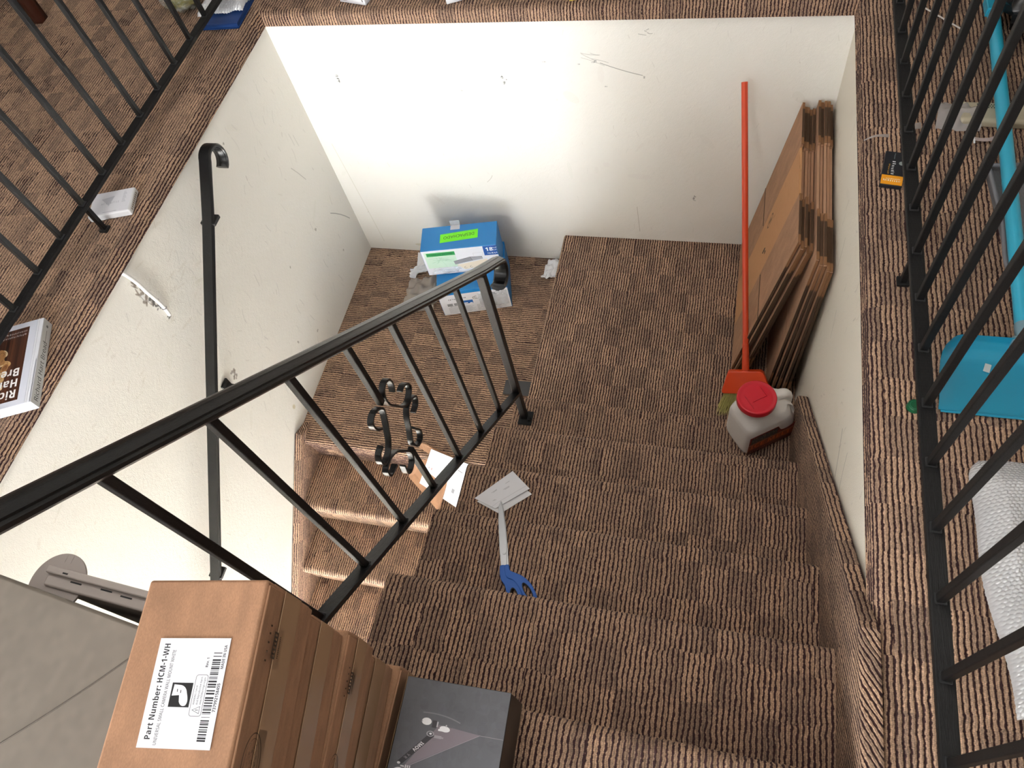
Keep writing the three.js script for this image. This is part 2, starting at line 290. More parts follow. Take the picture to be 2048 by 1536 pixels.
const wr = mesh('wall_right', bx(0.1, 1.32, 4.3, 2.05, -0.63, 2.05), wallRight); wr.userData.kind = 'structure';

// upper flight
const upper = thing('upper_stair_flight', 'carpeted upper stair flight with rounded nosings descending to the landing', 'stairs');
for (let i = 0; i < 6; i++) mesh('step', carpet(stepPath(i ? zN[i - 1] - 0.0 + 0.03 : 4.14, yS[i], zN[i], yS[i + 1], -1), 'z', XS - 0.004, i ? 1.972 : 1.985, 'path', -1, 0.1 + i * 0.037), carpetM, upper);
// masonry under the upper flight (its open side is the white wall beside the lower flight) and under the landings
{
  const sh = new THREE.Shape(); const b = 0.012;
  sh.moveTo(4.15, -0.17); sh.lineTo(FR + 0.03, -0.17); sh.lineTo(FR + 0.03, yS[1] - b);
  for (let i = 1; i < 6; i++) { sh.lineTo(zN[i] + 0.03, yS[i] - b); sh.lineTo(zN[i] + 0.03, yS[i + 1] - b); }
  sh.lineTo(0.03, yS[6] - b); sh.lineTo(0.03, -3.2); sh.lineTo(4.15, -3.2);
  const g = turnXZ(new THREE.ExtrudeGeometry(sh, { depth: 0.955, bevelEnabled: false }), XS + 0.003);
  mesh('side_wall', g, M({ color: C(0.74, 0.72, 0.67), roughness: 0.7, side: THREE.DoubleSide }), upper);
}
{ // carpeted skirting along the right wall
  const sh = new THREE.Shape();
  sh.moveTo(0.9, -1.05); sh.lineTo(0.905, -0.742); sh.lineTo(1.83, 0.056); sh.lineTo(2.3, 0.056); sh.lineTo(2.3, -0.1); sh.lineTo(2.05, -0.16); sh.lineTo(1.1, -1.05);
  const g = turnXZ(new THREE.ExtrudeGeometry(sh, { depth: 0.024, bevelEnabled: true, bevelSize: 0.006, bevelThickness: 0.006, bevelSegments: 2 }), 1.968);
  const p = g.attributes.position, u = g.attributes.uv, s = Math.atan2(0.8, 0.925);
  for (let i = 0; i < p.count; i++) { const z = p.getZ(i), y = p.getY(i), x = p.getX(i); u.setXY(i, (y * Math.cos(s) - z * Math.sin(s) + x) / TILE, (z * Math.cos(s) + y * Math.sin(s)) / TILE); }
  mesh('skirting', g, carpetM, upper);
}
const landingU = struct('floor_001', 'carpeted upper landing at the foot of the upper flight');
mesh('carpet', carpet([[0, yS[6]], [0.98, yS[6]]], 'z', XS - 0.006, 2.0, 'path', -1, 0.55).scale(1, 1, 1), carpetM, landingU);
mesh('carpet', carpet([[XS - 0.006, yS[6]], [XS - 0.012, yS[6] - 0.01], [XS - 0.008, YL]], 'x', 0.0, 0.97, 'path', -1, 0.2), carpetM, landingU);
const landingL = struct('floor_002', 'carpeted lower landing in the far left corner');
mesh('slab', bx(1.0, 0.2, 1.05, 0.505, YL - 0.115, 0.53), slabM, landingL);
const LZ = (k) => 1.085 + 0.228 * k, LY = (k) => YL - 0.183 * k;
mesh('carpet', carpet(stepPath(0, YL, LZ(0), LY(1), 1), 'z', 0.0, XS - 0.006, 'sweep', 1, 0.33), carpetM, landingL);
const lower = thing('lower_stair_flight', 'carpeted lower stair flight beneath the iron stair railing', 'stairs');
for (let k = 1; k < 10; k++) mesh('step', carpet(stepPath(LZ(k - 1) - 0.03, LY(k), LZ(k), LY(k + 1), 1), 'z', 0.03, XS - 0.002, 'path', 1, 0.2 + k * 0.051), carpetM, lower);
{
  const sh = new THREE.Shape(); sh.moveTo(1.0, YL - 0.2); sh.lineTo(1.0, YL - 0.0); sh.lineTo(1.07, YL + 0.03); sh.lineTo(LZ(10), LY(10) + 0.06); sh.lineTo(LZ(10), LY(10) - 0.3);
  const g = turnXZ(new THREE.ExtrudeGeometry(sh, { depth: 0.022, bevelEnabled: true, bevelSize: 0.006, bevelThickness: 0.006, bevelSegments: 2 }), 0.008);
  const p = g.attributes.position, u = g.attributes.uv, s = -Math.atan2(0.183, 0.228);
  for (let i = 0; i < p.count; i++) { const z = p.getZ(i), y = p.getY(i), x = p.getX(i); u.setXY(i, (y * Math.cos(s) - z * Math.sin(s) - x) / TILE, (z * Math.cos(s) + y * Math.sin(s)) / TILE); }
  mesh('skirting', g, carpetM, lower);
}
{ // room shell
  const f = struct('floor_003', 'entrance hall floor below'); mesh('slab', bx(1.2, 0.1, 1.1, 0.5, LY(10) - 0.05, 3.8), slabM, f);
  const w = struct('wall_front'); const t = 0.12, zc = 4.2 + t / 2;
  const [wx, wy] = [LIGHT.window.at[0], LIGHT.window.at[1]], [ww, wh] = LIGHT.window.size;
  mesh('panel', bx(wx - ww / 2 + 3.1, 2.7, t, (-3.1 + wx - ww / 2) / 2, 1.2, zc), plainWall, w); mesh('panel', bx(4.3 - wx - ww / 2, 2.7, t, (4.3 + wx + ww / 2) / 2, 1.2, zc), plainWall, w);
  mesh('panel', bx(ww, wy - wh / 2 + 0.15, t, wx, (wy - wh / 2 - 0.15) / 2, zc), plainWall, w); mesh('panel', bx(ww, 2.55 - wy - wh / 2, t, wx, (2.55 + wy + wh / 2) / 2, zc), plainWall, w);
  mesh('panel', bx(1.2, 1.1, t, 0.5, -0.7, zc), plainWall, w); for (const s of [-1, 1]) mesh('panel', bx(0.22, 1.9, t, 0.5 + s * 0.53, -2.2, zc), plainWall, w);
  mesh('panel', bx(1.2, 0.3, t, 0.5, -3.2, zc), plainWall, w);
  const sl = mesh('wall_outer', bx(0.12, 2.7, 7, -3.06, 1.2, 0.8), plainWall); sl.userData.kind = 'structure';
  const sr = mesh('wall_side', bx(0.12, 2.7, 7, 4.26, 1.2, 0.8), plainWall); sr.userData.kind = 'structure';
  const sb = mesh('wall_far', bx(7.4, 2.7, 0.12, 0.6, 1.2, -2.66), plainWall); sb.userData.kind = 'structure';
  const c = mesh('ceiling', bx(7.4, 0.12, 7, 0.6, 2.56, 0.8), ceilingM); c.userData.kind = 'structure';
  const win = struct('window_1', 'street-side window upstairs');
  const glow = (d, k) => M({ color: C(0.8, 0.8, 0.8), emissive: C(...d.color), emissiveIntensity: k, roughness: 0.4 });
  mesh('pane', bx(ww, wh, 0.01, wx, wy, 4.2), glow(LIGHT.window, 1.2), win);
  for (const s of [-1, 0, 1]) mesh('frame', bx(0.05, wh + 0.08, 0.06, wx + s * ww / 2, wy, 4.19), whitePlastic, win);
  for (const s of [-1, 1]) mesh('frame', bx(ww, 0.05, 0.06, wx, wy + s * wh / 2, 4.19), whitePlastic, win);
  const door = struct('door_1', 'glazed entrance door at the foot of the stairs');
  const [dx, dy] = LIGHT.door.at, [dw, dh] = LIGHT.door.size;
  mesh('pane', new THREE.PlaneGeometry(dw, dh).translate(dx, dy, 4.2), P({ color: C(1, 1, 1), transmission: 1, thickness: 0, roughness: 0.02, side: THREE.DoubleSide }), door);
  for (const s of [-1, 1]) mesh('frame', bx(0.08, dh + 0.2, 0.05, dx + s * (dw / 2 + 0.04), dy, 4.2), darkPlastic, door);
  for (const s of [-1, 1]) mesh('frame', bx(dw, 0.1, 0.05, dx, dy + s * (dh / 2 + 0.05), 4.2), darkPlastic, door);
  for (const k of ['ceiling1', 'ceiling2']) {
    const d = LIGHT[k], l = thing('ceiling_light', k === 'ceiling1' ? 'warm ceiling light panel above the top of the stairs' : 'warm ceiling light panel above the far floor', 'light', [d.at[0], 2.5, d.at[2]]);
    mesh('housing', bx(d.size[0] + 0.06, 0.05, d.size[1] + 0.06, 0, -0.025, 0), whitePlastic, l); mesh('diffuser', bx(d.size[0], 0.006, d.size[1], 0, -0.052, 0), glow(d, 1.5), l);
  }
}

// ------------------------------------------------------------------ railings
function floorRailing(label, x, z0, pitch, iFrom, iTo, postAt) {
  const yb = 0.1555, yt = 0.95, t = thing('iron_railing', label, 'railing');
  const za = z0 + pitch * iFrom - 0.06, zb = z0 + pitch * iTo + 0.06;
  mesh('bottom_rail', rbx(0.03, 0.013, zb - za, 0.003, x, yb - 0.0065, (za + zb) / 2), iron, t);
  mesh('top_rail', rbx(0.045, 0.02, zb - za, 0.006, x, yt, (za + zb) / 2), ironGloss, t);
  for (let i = iFrom; i <= iTo; i++) {
    const z = z0 + pitch * i, post = postAt.includes(i), y0 = post ? FY : yb;
    const b = mesh(post ? 'post' : 'baluster', rbx(0.0145, yt - y0, 0.0145, 0.0022, x, (yt + y0) / 2, z, 1), iron, t);
    mesh('weld', rbx(0.019, 0.004, 0.02, 0.0018, x, yb + 0.001, z, 1), ironWeld, b);
    if (post) mesh('foot_plate', rbx(0.026, 0.008, 0.026, 0.002, x, FY + 0.003, z), iron, b);
  }
}
floorRailing('black iron railing along the left edge of the stairwell', -0.074, 0.1782, 0.122, -2, 17, [-2, 7, 17]);
floorRailing('black iron railing along the right edge of the stairwell', 2.065, 0.3098, 0.1231, -3, 16, [-3, 6, 16]);

const handProfile = [[-0.017, -0.009], [0.017, -0.009], [0.022, -0.004], [0.022, 0.001], [0.018, 0.003], [0.018, 0.006], [0.013, 0.0085], [0.006, 0.0095], [0.004, 0.0115], [-0.004, 0.0115], [-0.006, 0.0095], [-0.013, 0.0085], [-0.018, 0.006], [-0.018, 0.003], [-0.022, 0.001], [-0.022, -0.004]].map(([a, b]) => [a, -b]);
const flip = (l) => l.map(([a, b]) => [a, -b]);
{ // stair railing on the open side of the upper flight
  const x = 1.055, t = thing('stair_railing', 'black iron stair railing with scroll ornament on the upper flight', 'railing');
  const top = (z) => 0.101 + (z - 1.192) * 0.906, bot = (z) => -0.545 + (z - 1.18) * 0.926;
  const hand = [];
  // curl under the lower end, then up the slope past the viewer
  const c = [0.918, -0.181]; for (let i = 0; i <= 18; i++) { const a = (318 - 190 * i / 18) * D2R; hand.push([c[0] + Math.cos(a) * 0.036, c[1] + Math.sin(a) * 0.042]); }
  for (let i = 1; i <= 12; i++) { const z = 0.93 + (2.14 - 0.93) * i / 12; hand.push([z, top(z) + 0.012]); }
  mesh('handrail', sweep(hand, handProfile, x), ironGloss, t);
  mesh('bottom_rail', sweep([[1.02, bot(1.02)], [1.5, bot(1.5)], [2.022, bot(2.022)]], rect(0.026, 0.012), x), iron, t);
  const nw = mesh('newel_post', rbx(0.024, top(1.025) + 0.867, 0.024, 0.003, x, (top(1.025) - 0.867) / 2, 1.025), iron, t);
  mesh('foot_plate', merge([rbx(0.05, 0.008, 0.055, 0.002, x + 0.006, -0.862, 1.03), rbx(0.012, 0.02, 0.012, 0.002, x + 0.022, -0.853, 1.04)]), iron, nw);
  const zs = [1.18, 1.321, 1.465, 1.606, 1.742, 1.88, 2.012];
  const bar = (z, y0, y1) => rbx(0.0135, y1 - y0, 0.0135, 0.002, x, (y0 + y1) / 2, z, 1);
  zs.forEach((z, i) => {
    if (i === 3) mesh('baluster', bar(z - 0.001, 0.27, top(z)), iron, t);
    const b = mesh('baluster', i === 3 ? bar(z - 0.001, bot(z), 0.065) : bar(z, bot(z), top(z)), iron, t);
    mesh('weld', rbx(0.018, 0.004, 0.02, 0.0018, x, bot(z) + 0.006, z, 1), ironWeld, b);
  });
  const orn = [
    [[1.561, 0.239], [1.553, 0.258], [1.558, 0.282], [1.574, 0.29], [1.591, 0.276], [1.593, 0.25], [1.578, 0.212], [1.556, 0.171], [1.538, 0.157], [1.519, 0.161], [1.509, 0.171], [1.513, 0.19], [1.526, 0.205], [1.542, 0.207]],
    [[1.645, 0.239], [1.658, 0.262], [1.658, 0.285], [1.643, 0.292], [1.623, 0.28], [1.613, 0.26], [1.621, 0.235], [1.633, 0.209], [1.648, 0.182], [1.667, 0.17], [1.69, 0.174], [1.697, 0.195], [1.687, 0.212], [1.67, 0.212]],
    [[1.538, 0.109], [1.517, 0.11], [1.508, 0.129], [1.521, 0.145], [1.545, 0.151], [1.561, 0.138], [1.575, 0.106], [1.592, 0.068], [1.582, 0.038], [1.562, 0.027], [1.551, 0.046], [1.564, 0.087]],
    [[1.667, 0.119], [1.696, 0.129], [1.697, 0.156], [1.675, 0.159], [1.65, 0.143], [1.629, 0.106], [1.613, 0.067], [1.62, 0.038], [1.642, 0.032], [1.654, 0.048], [1.651, 0.078]],
  ];
  for (const o of orn) mesh('scroll', sweep(smooth(o, 60), rect(0.0125, 0.0045), x), ironGloss, t);
}
{ // handrail on the left wall
  const x = 0.068, t = thing('wall_handrail', 'black handrail with curled end fixed to the left wall', 'handrail');
  const y = (z) => 0.0 - (z - 0.66) * 0.852, path = [];
  const c = [0.65, -0.035]; for (let i = 0; i <= 16; i++) { const a = (250 - 215 * i / 16) * D2R; path.push([c[0] + Math.cos(a) * 0.042, c[1] + Math.sin(a) * 0.046]); }
  for (let i = 1; i <= 14; i++) { const z = 0.69 + (2.35 - 0.69) * i / 14; path.push([z, y(z)]); }
  mesh('handrail', sweep(path, flip(handProfile), x), ironGloss, t);
  for (const z of [0.81, 1.74]) mesh('bracket', merge([cylBetween([0.066, y(z) - 0.008, z], [0.004, y(z) - 0.072, z - 0.055], 0.008, 0.008, 10), rbx(0.008, 0.034, 0.034, 0.002, 0.004, y(z) - 0.072, z - 0.055), rbx(0.052, 0.014, 0.042, 0.003, 0.068, y(z) - 0.012, z)]), iron, t);
  mesh('bracket', merge([rbx(0.05, 0.012, 0.02, 0.002, 0.03, -0.64, 1.15), rbx(0.008, 0.05, 0.04, 0.002, 0.004, -0.64, 1.15)]), iron, t);
}
{ // bare cable in the broken plaster
  const t = thing('electric_cable', 'short white cable bulging from a gouge in the left wall', 'cable');
  const p = [[0.004, 0.006, 1.146], [0.012, -0.02, 1.142], [0.016, -0.06, 1.137], [0.013, -0.11, 1.132], [0.014, -0.16, 1.127], [0.012, -0.2, 1.124], [0.004, -0.24, 1.122]];
  mesh('sheath', tube(p, 0.0058, 40, 10), M({ color: C(0.78, 0.77, 0.75), roughness: 0.45 }), t);
  mesh('clip', new THREE.TorusGeometry(0.0068, 0.0016, 6, 14).rotateX(1.5).translate(0.012, -0.2, 1.124), M({ color: C(0.25, 0.25, 0.25), roughness: 0.4 }), t);
  mesh('loose_wire', merge([tube([[0.004, -0.1, 1.152], [0.012, -0.115, 1.158], [0.01, -0.13, 1.15], [0.014, -0.145, 1.152], [0.006, -0.155, 1.145]], 0.0012, 20, 5), tube([[0.004, -0.12, 1.155], [0.014, -0.14, 1.145], [0.01, -0.15, 1.15]], 0.001, 12, 5)]), M({ color: C(0.35, 0.33, 0.31), roughness: 0.5 }), t);
}

// ------------------------------------------------------------------ cartons, boxes and paper
// unreadable small print: short ink strokes along a line
const scrawl = (g, x, y, w, h, fill) => { g.fillStyle = fill; for (let q = x; q < x + w;) { const l = rr(0.3, 0.8) * h; g.fillRect(q, y - h / 2 + rr(0, 0.25) * h, l * 0.5, h * rr(0.6, 1)); q += l + h * 0.16; } };
const txt = (g, s, x, y, font, fill, align = 'left') => { g.font = font; g.fillStyle = fill; g.textAlign = align; g.textBaseline = 'middle'; g.fillText(s, x, y); };
function printMat(w, h, draw, o = {}) { return M({ map: canvasTex(w, h, draw), roughness: 0.55, ...o }); }
{ // tall stack of five mailing cartons at the top of the stairs
  const yaws = [1.5, 5, 6.5, 8.5, 9.6];
  const far = [1.188, 2.051]; // far right corner of the top carton
  const levels = [0.05, 0.17, 0.31, 0.42, 0.545, 0.673], w = 0.152, d = 0.3;
  const names = ['lowest', 'second lowest', 'middle', 'second highest'];
  const shades = [cardM2, cardM, cardM2, cardWarm, cardWarm];
  const inkMat = (w, h, draw) => M({ color: C(0.05, 0.03, 0.018), roughness: 0.8, alphaMap: canvasTex(w, h, (g) => { g.fillStyle = '#000'; g.fillRect(0, 0, w, h); draw(g); }, false), transparent: true });
  const oval = inkMat(256, 128, (g) => {
    g.strokeStyle = 'rgba(255,255,255,0.7)'; g.lineWidth = 4; g.beginPath(); g.ellipse(128, 64, 112, 50, 0, 0, 7); g.stroke(); g.lineWidth = 2; g.beginPath(); g.ellipse(128, 64, 92, 38, 0, 0, 7); g.stroke();
    for (let i = 0; i < 60; i++) { g.fillStyle = `rgba(255,255,255,${rr(0.2, 0.6)})`; g.fillRect(50 + rnd() * 150, 38 + rnd() * 50, rr(2, 14), rr(2, 5)); }
  });
  const marks = inkMat(128, 64, (g) => { g.fillStyle = 'rgba(255,255,255,0.85)'; g.fillRect(24, 26, 84, 16); g.fillStyle = '#000'; for (let i = 0; i < 6; i++) g.fillRect(30 + i * 13, 30, 7, 8); g.fillStyle = 'rgba(255,255,255,0.75)'; for (const x of [8, 36, 64, 92, 116]) g.fillRect(x, 6, 6, 6); for (let i = 0; i < 12; i++) g.fillRect(30 + i * 6, 50, 4, 3); });
  for (let i = 0; i < 5; i++) {
    const yaw = yaws[i] * D2R, ex = [Math.cos(yaw), -Math.sin(yaw)], ez = [Math.sin(yaw), Math.cos(yaw)];
    const y0 = levels[i] + (i ? 0 : 0.003), y1 = levels[i + 1], h = y1 - y0, ox = [0.012, -0.004, 0.006, -0.003, 0][i], oz = [0.004, 0.008, 0.0, 0.006, 0][i];
    const cx = far[0] + ox - ex[0] * w / 2 + ez[0] * d / 2, cz = far[1] + oz - ex[1] * w / 2 + ez[1] * d / 2;
    const t = thing('shipping_carton', i === 4 ? 'brown shipping carton with white barcode label, on top of its stack' : `brown shipping carton, ${names[i]} of five in the stack`, 'carton', [cx, y0, cz], yaw, 'shipping cartons stacked at the top of the stairs');
    mesh('body', rbx(w, h - 0.002, d, 0.004, 0, h / 2, 0), shades[i], t);
    // overlapping flaps and the tape strip on the right side
    mesh('flap', rbx(0.004, h * 0.48, d - 0.008, 0.0015, w / 2 + 0.0015, h * 0.26, 0), shades[i], t);
    mesh('flap', rbx(0.003, h * 0.44, d - 0.012, 0.0012, w / 2 + 0.001, h * 0.75, 0), shades[(i + 1) % 5], t);
    mesh('tape', rbx(0.0012, h * 0.36, d - 0.006, 0.0005, w / 2 + 0.0042, h * 0.5, 0), P({ color: C(0.42, 0.26, 0.15), roughness: 0.25, clearcoat: 0.6, clearcoatRoughness: 0.2 }), t);
    mesh('tuck_flap', rbx(w - 0.01, h * 0.5, 0.003, 0.001, 0, h * 0.52, -d / 2 - 0.001), shades[i], t);
    if (i === 4 || i === 2) {
      const X = w / 2 + 0.0052, a = i === 4 ? 0.72 : 0.7;
      mesh('printed_mark', quadSlab([[X, h * (a - 0.16), -0.06], [X, h * (a - 0.16), -0.105], [X, h * (a + 0.16), -0.105], [X, h * (a + 0.16), -0.06]], 0.0004), marks, t);
      mesh('printed_seal', quadSlab([[X, h * 0.52, 0.075], [X, h * 0.52, 0.005], [X, h * 0.93, 0.005], [X, h * 0.93, 0.075]], 0.0004), oval, t);
    }
    if (i === 4) {
      const lab = printMat(1024, 680, (g, W, H) => {
        g.fillStyle = 'rgb(226,229,236)'; g.fillRect(0, 0, W, H); const ink = 'rgb(28,28,34)';
        txt(g, 'Part Number: HCM-1-WH', 70, 82, 'bold 76px sans-serif', ink);
        g.save(); g.translate(24, 162); g.scale(0.93, 1); txt(g, 'UNIVERSAL SMALL CAMERA WALL MOUNT WHITE', 0, 0, '43px sans-serif', ink); g.restore();
        g.fillStyle = 'rgb(14,14,18)'; g.fillRect(370, 212, 226, 196);
        g.fillStyle = 'rgb(232,234,240)'; g.beginPath(); g.moveTo(474, 226); g.lineTo(580, 232); g.lineTo(574, 300); g.quadraticCurveTo(560, 352, 500, 366); g.quadraticCurveTo(420, 400, 386, 372); g.quadraticCurveTo(368, 330, 420, 306); g.lineTo(480, 296); g.closePath(); g.fill();
        g.strokeStyle = 'rgb(20,20,26)'; g.lineWidth = 7; g.beginPath(); g.moveTo(510, 272); g.lineTo(538, 270); g.moveTo(500, 306); g.lineTo(528, 304); g.stroke();
        g.lineWidth = 4; g.strokeStyle = 'rgb(70,70,78)'; g.beginPath(); g.roundRect(292, 424, 380, 110, 24); g.stroke(); g.beginPath(); g.moveTo(316, 512); g.lineTo(348, 446); g.lineTo(380, 512); g.closePath(); g.stroke(); txt(g, '!', 342, 490, 'bold 40px sans-serif', ink);
        txt(g, 'WARNING: Cancer', 396, 448, '22px sans-serif', ink); txt(g, 'And Reproductive Harm', 396, 478, '24px sans-serif', ink); txt(g, 'www.P65Warnings.ca.gov', 396, 508, '22px sans-serif', ink);
        txt(g, 'Rev. 1', 742, 500, 'bold 34px sans-serif', ink);
        let x = 70; g.fillStyle = ink; while (x < 900) { const b = [4, 4, 8, 12, 16][Math.floor(rnd() * 5)]; g.fillRect(x, 544, b, 78); x += b + [5, 6, 8, 12, 24][Math.floor(rnd() * 5)]; }
        txt(g, '737992158455', 330, 646, 'bold 40px sans-serif', ink); txt(g, 'MADE IN USA', 726, 646, 'bold 36px sans-serif', ink);
      });
      // lies on the top face; reads from the near end towards the far end
      const toL = (px, pz) => { const dx = px - cx, dz = pz - cz; return [dx * ex[0] + dz * ex[1], h + 0.0002, dx * ez[0] + dz * ez[1]]; };
      const q = [toL(1.193, 2.233), toL(1.17, 2.122), toL(1.085, 2.137), toL(1.109, 2.247)];
      mesh('barcode_label', quadSlab(q, 0.0005), lab, t);
    }
  }
}
{ // dark product box on the floor edge
  const t = thing('product_box', 'dark grey product box picturing a camera arm, beside the carton stack', 'box', [1.315, FY + 0.002, 2.2], 2 * D2R);
  const w = 0.182, h = 0.124, d = 0.27;
  mesh('body', rbx(w, h, d, 0.0025, 0, h / 2, 0), M({ color: C(0.022, 0.018, 0.018), roughness: 0.4 }), t);
  const pm = printMat(640, 950, (g, W, H) => {
    g.fillStyle = 'rgb(88,89,94)'; g.fillRect(0, 0, W, H);
    for (let i = 0; i < 300; i++) { g.fillStyle = `rgba(${rnd() < 0.5 ? '70,70,76' : '104,104,110'},0.12)`; g.beginPath(); g.ellipse(rnd() * W, rnd() * H, rr(8, 40), rr(8, 40), 0, 0, 7); g.fill(); }
    g.translate(0, 80); g.scale(1, 0.65);
    g.fillStyle = 'rgba(138,124,130,0.62)'; g.beginPath(); g.moveTo(636, 268); g.lineTo(500, 262); g.lineTo(250, 236); g.lineTo(90, 610); g.lineTo(500, 265); g.closePath(); g.fill();
    g.fillStyle = 'rgba(120,110,118,0.5)'; g.beginPath(); g.moveTo(70, 640); g.lineTo(500, 264); g.lineTo(330, 240); g.closePath(); g.fill();
    g.strokeStyle = 'rgba(160,150,156,0.9)'; g.lineWidth = 3; g.beginPath(); g.moveTo(70, 640); g.lineTo(500, 264); g.lineTo(640, 264); g.stroke();
    g.strokeStyle = 'rgba(120,118,122,0.9)'; g.lineWidth = 10; g.beginPath(); g.arc(200, 520, 370, 4.55, 5.2); g.stroke();
    g.strokeStyle = 'rgb(52,50,54)'; g.lineWidth = 34; g.lineCap = 'round'; g.beginPath(); g.moveTo(216, 330); g.lineTo(66, 580); g.stroke();
    g.fillStyle = 'rgb(226,226,228)'; g.beginPath(); g.arc(172, 224, 30, 0, 7); g.fill(); g.beginPath(); g.ellipse(288, 262, 32, 24, 0.2, 0, 7); g.fill(); g.fillRect(250, 268, 30, 16);
    g.fillStyle = 'rgb(60,56,60)'; g.fillRect(208, 206, 26, 60); g.fillStyle = 'rgb(180,178,182)'; g.fillRect(236, 212, 8, 44); g.fillRect(290, 226, 8, 18); g.fillRect(142, 218, 6, 16);
    g.strokeStyle = 'rgb(150,148,152)'; g.lineWidth = 7; g.beginPath(); g.arc(208, 318, 20, 0, 7); g.stroke(); g.fillStyle = 'rgb(220,220,222)'; g.beginPath(); g.arc(210, 318, 8, 0, 7); g.fill();
    g.fillStyle = 'rgb(150,146,150)'; g.fillRect(234, 322, 44, 24); g.fillRect(276, 330, 14, 12); g.fillStyle = 'rgb(200,198,200)'; g.beginPath(); g.arc(58, 588, 10, 0, 7); g.fill(); for (let i = 0; i < 3; i++) g.fillRect(100 + i * 12, 596, 7, 28); g.fillRect(72, 604, 22, 10);
    g.save(); g.translate(152, 436); g.rotate(Math.PI - 1.03); txt(g, 'IMOV', 0, 0, 'bold 34px sans-serif', 'rgb(214,212,214)', 'center'); g.restore();
    g.save(); g.translate(98, 526); g.rotate(Math.PI - 1.03); txt(g, 'Y R', 0, 0, 'bold 30px sans-serif', 'rgb(120,116,120)', 'center'); g.restore();
    g.lineCap = 'butt'; g.strokeStyle = 'rgb(226,226,228)'; g.lineWidth = 22; g.beginPath(); g.ellipse(70, 700, 44, 66, 0, 0, 7); g.stroke(); g.fillStyle = 'rgb(210,210,212)'; g.fillRect(150, 650, 20, 60); g.fillRect(190, 670, 26, 18);
  });
  mesh('picture_panel', quadSlab([[-w / 2 + 0.001, h + 0.0006, d / 2 - 0.001], [w / 2 - 0.001, h + 0.0006, d / 2 - 0.001], [w / 2 - 0.001, h + 0.0006, -d / 2 + 0.001], [-w / 2 + 0.001, h + 0.0006, -d / 2 + 0.001]], 0.0005), pm, t);
}
{ // taupe storage box and the white appliance behind it, at the lower left
  const t = thing('storage_box', 'large plain taupe box standing left of the carton stack', 'box', [0.76, FY, 2.33], -6.6 * D2R);
  const taupe = M({ color: C(0.2, 0.173, 0.142), roughness: 0.55, map: (() => { const a = tileNoise(256, 6), b = tileNoise(256, 64); return dataTex(256, 256, (x, y) => { const v = 226 + 18 * a(x, y) + 10 * b(x, y); return [v, v, v]; }, true); })() });
  mesh('body', rbx(0.44, 0.47, 0.46, 0.006, 0, 0.236, 0), taupe, t);
  mesh('lid', rbx(0.45, 0.03, 0.47, 0.006, 0, 0.475, 0), taupe, t);
  mesh('edge_seam', tube([[0.2, 0.4905, -0.225], [0.13, 0.4905, -0.13], [0.03, 0.4905, -0.01], [-0.09, 0.4905, 0.12]], 0.0011, 24, 5), M({ color: C(0.1, 0.085, 0.07), roughness: 0.8 }), t);
  const a = thing('plastic_appliance', 'pale grey plastic appliance with slotted casing and round disc behind the taupe box', 'appliance', [0.8, FY, 2.05], -3 * D2R);
  const casingM = M({ color: C(0.5, 0.45, 0.42), roughness: 0.5 }), discM = M({ color: C(0.4, 0.355, 0.33), roughness: 0.5 });
  mesh('casing', rbx(0.3, 0.355, 0.03, 0.004, 0.0, 0.179, 0.014), casingM, a);
  mesh('top_ridge', rbx(0.3, 0.012, 0.012, 0.003, 0.0, 0.36, 0.004), casingM, a);
  for (const [sx, sz, l] of [[-0.11, 0.005, 0.01], [-0.09, 0.014, 0.022], [-0.03, 0.013, 0.022], [0.01, 0.015, 0.022], [0.06, 0.014, 0.022]]) mesh('slot', bx(l, 0.002, 0.0025, sx, sz < 0.012 ? 0.3655 : 0.356, sz), darkPlastic, a);
  const ds = new THREE.Shape(); ds.absarc(0, 0, 0.05, 0, Math.PI * 2); for (const q of [-0.006, 0.006]) { const h = new THREE.Path(); h.moveTo(q - 0.001, 0.035); h.lineTo(q + 0.001, 0.035); h.lineTo(q + 0.001, 0.0485); h.lineTo(q - 0.001, 0.0485); h.lineTo(q - 0.001, 0.035); ds.holes.push(h); }
  mesh('disc', new THREE.ExtrudeGeometry(ds, { depth: 0.003, bevelEnabled: true, bevelSize: 0.001, bevelThickness: 0.001, bevelSegments: 2, curveSegments: 40 }).rotateX(-Math.PI / 2).translate(-0.132, 0.345, 0.022), discM, a);
}
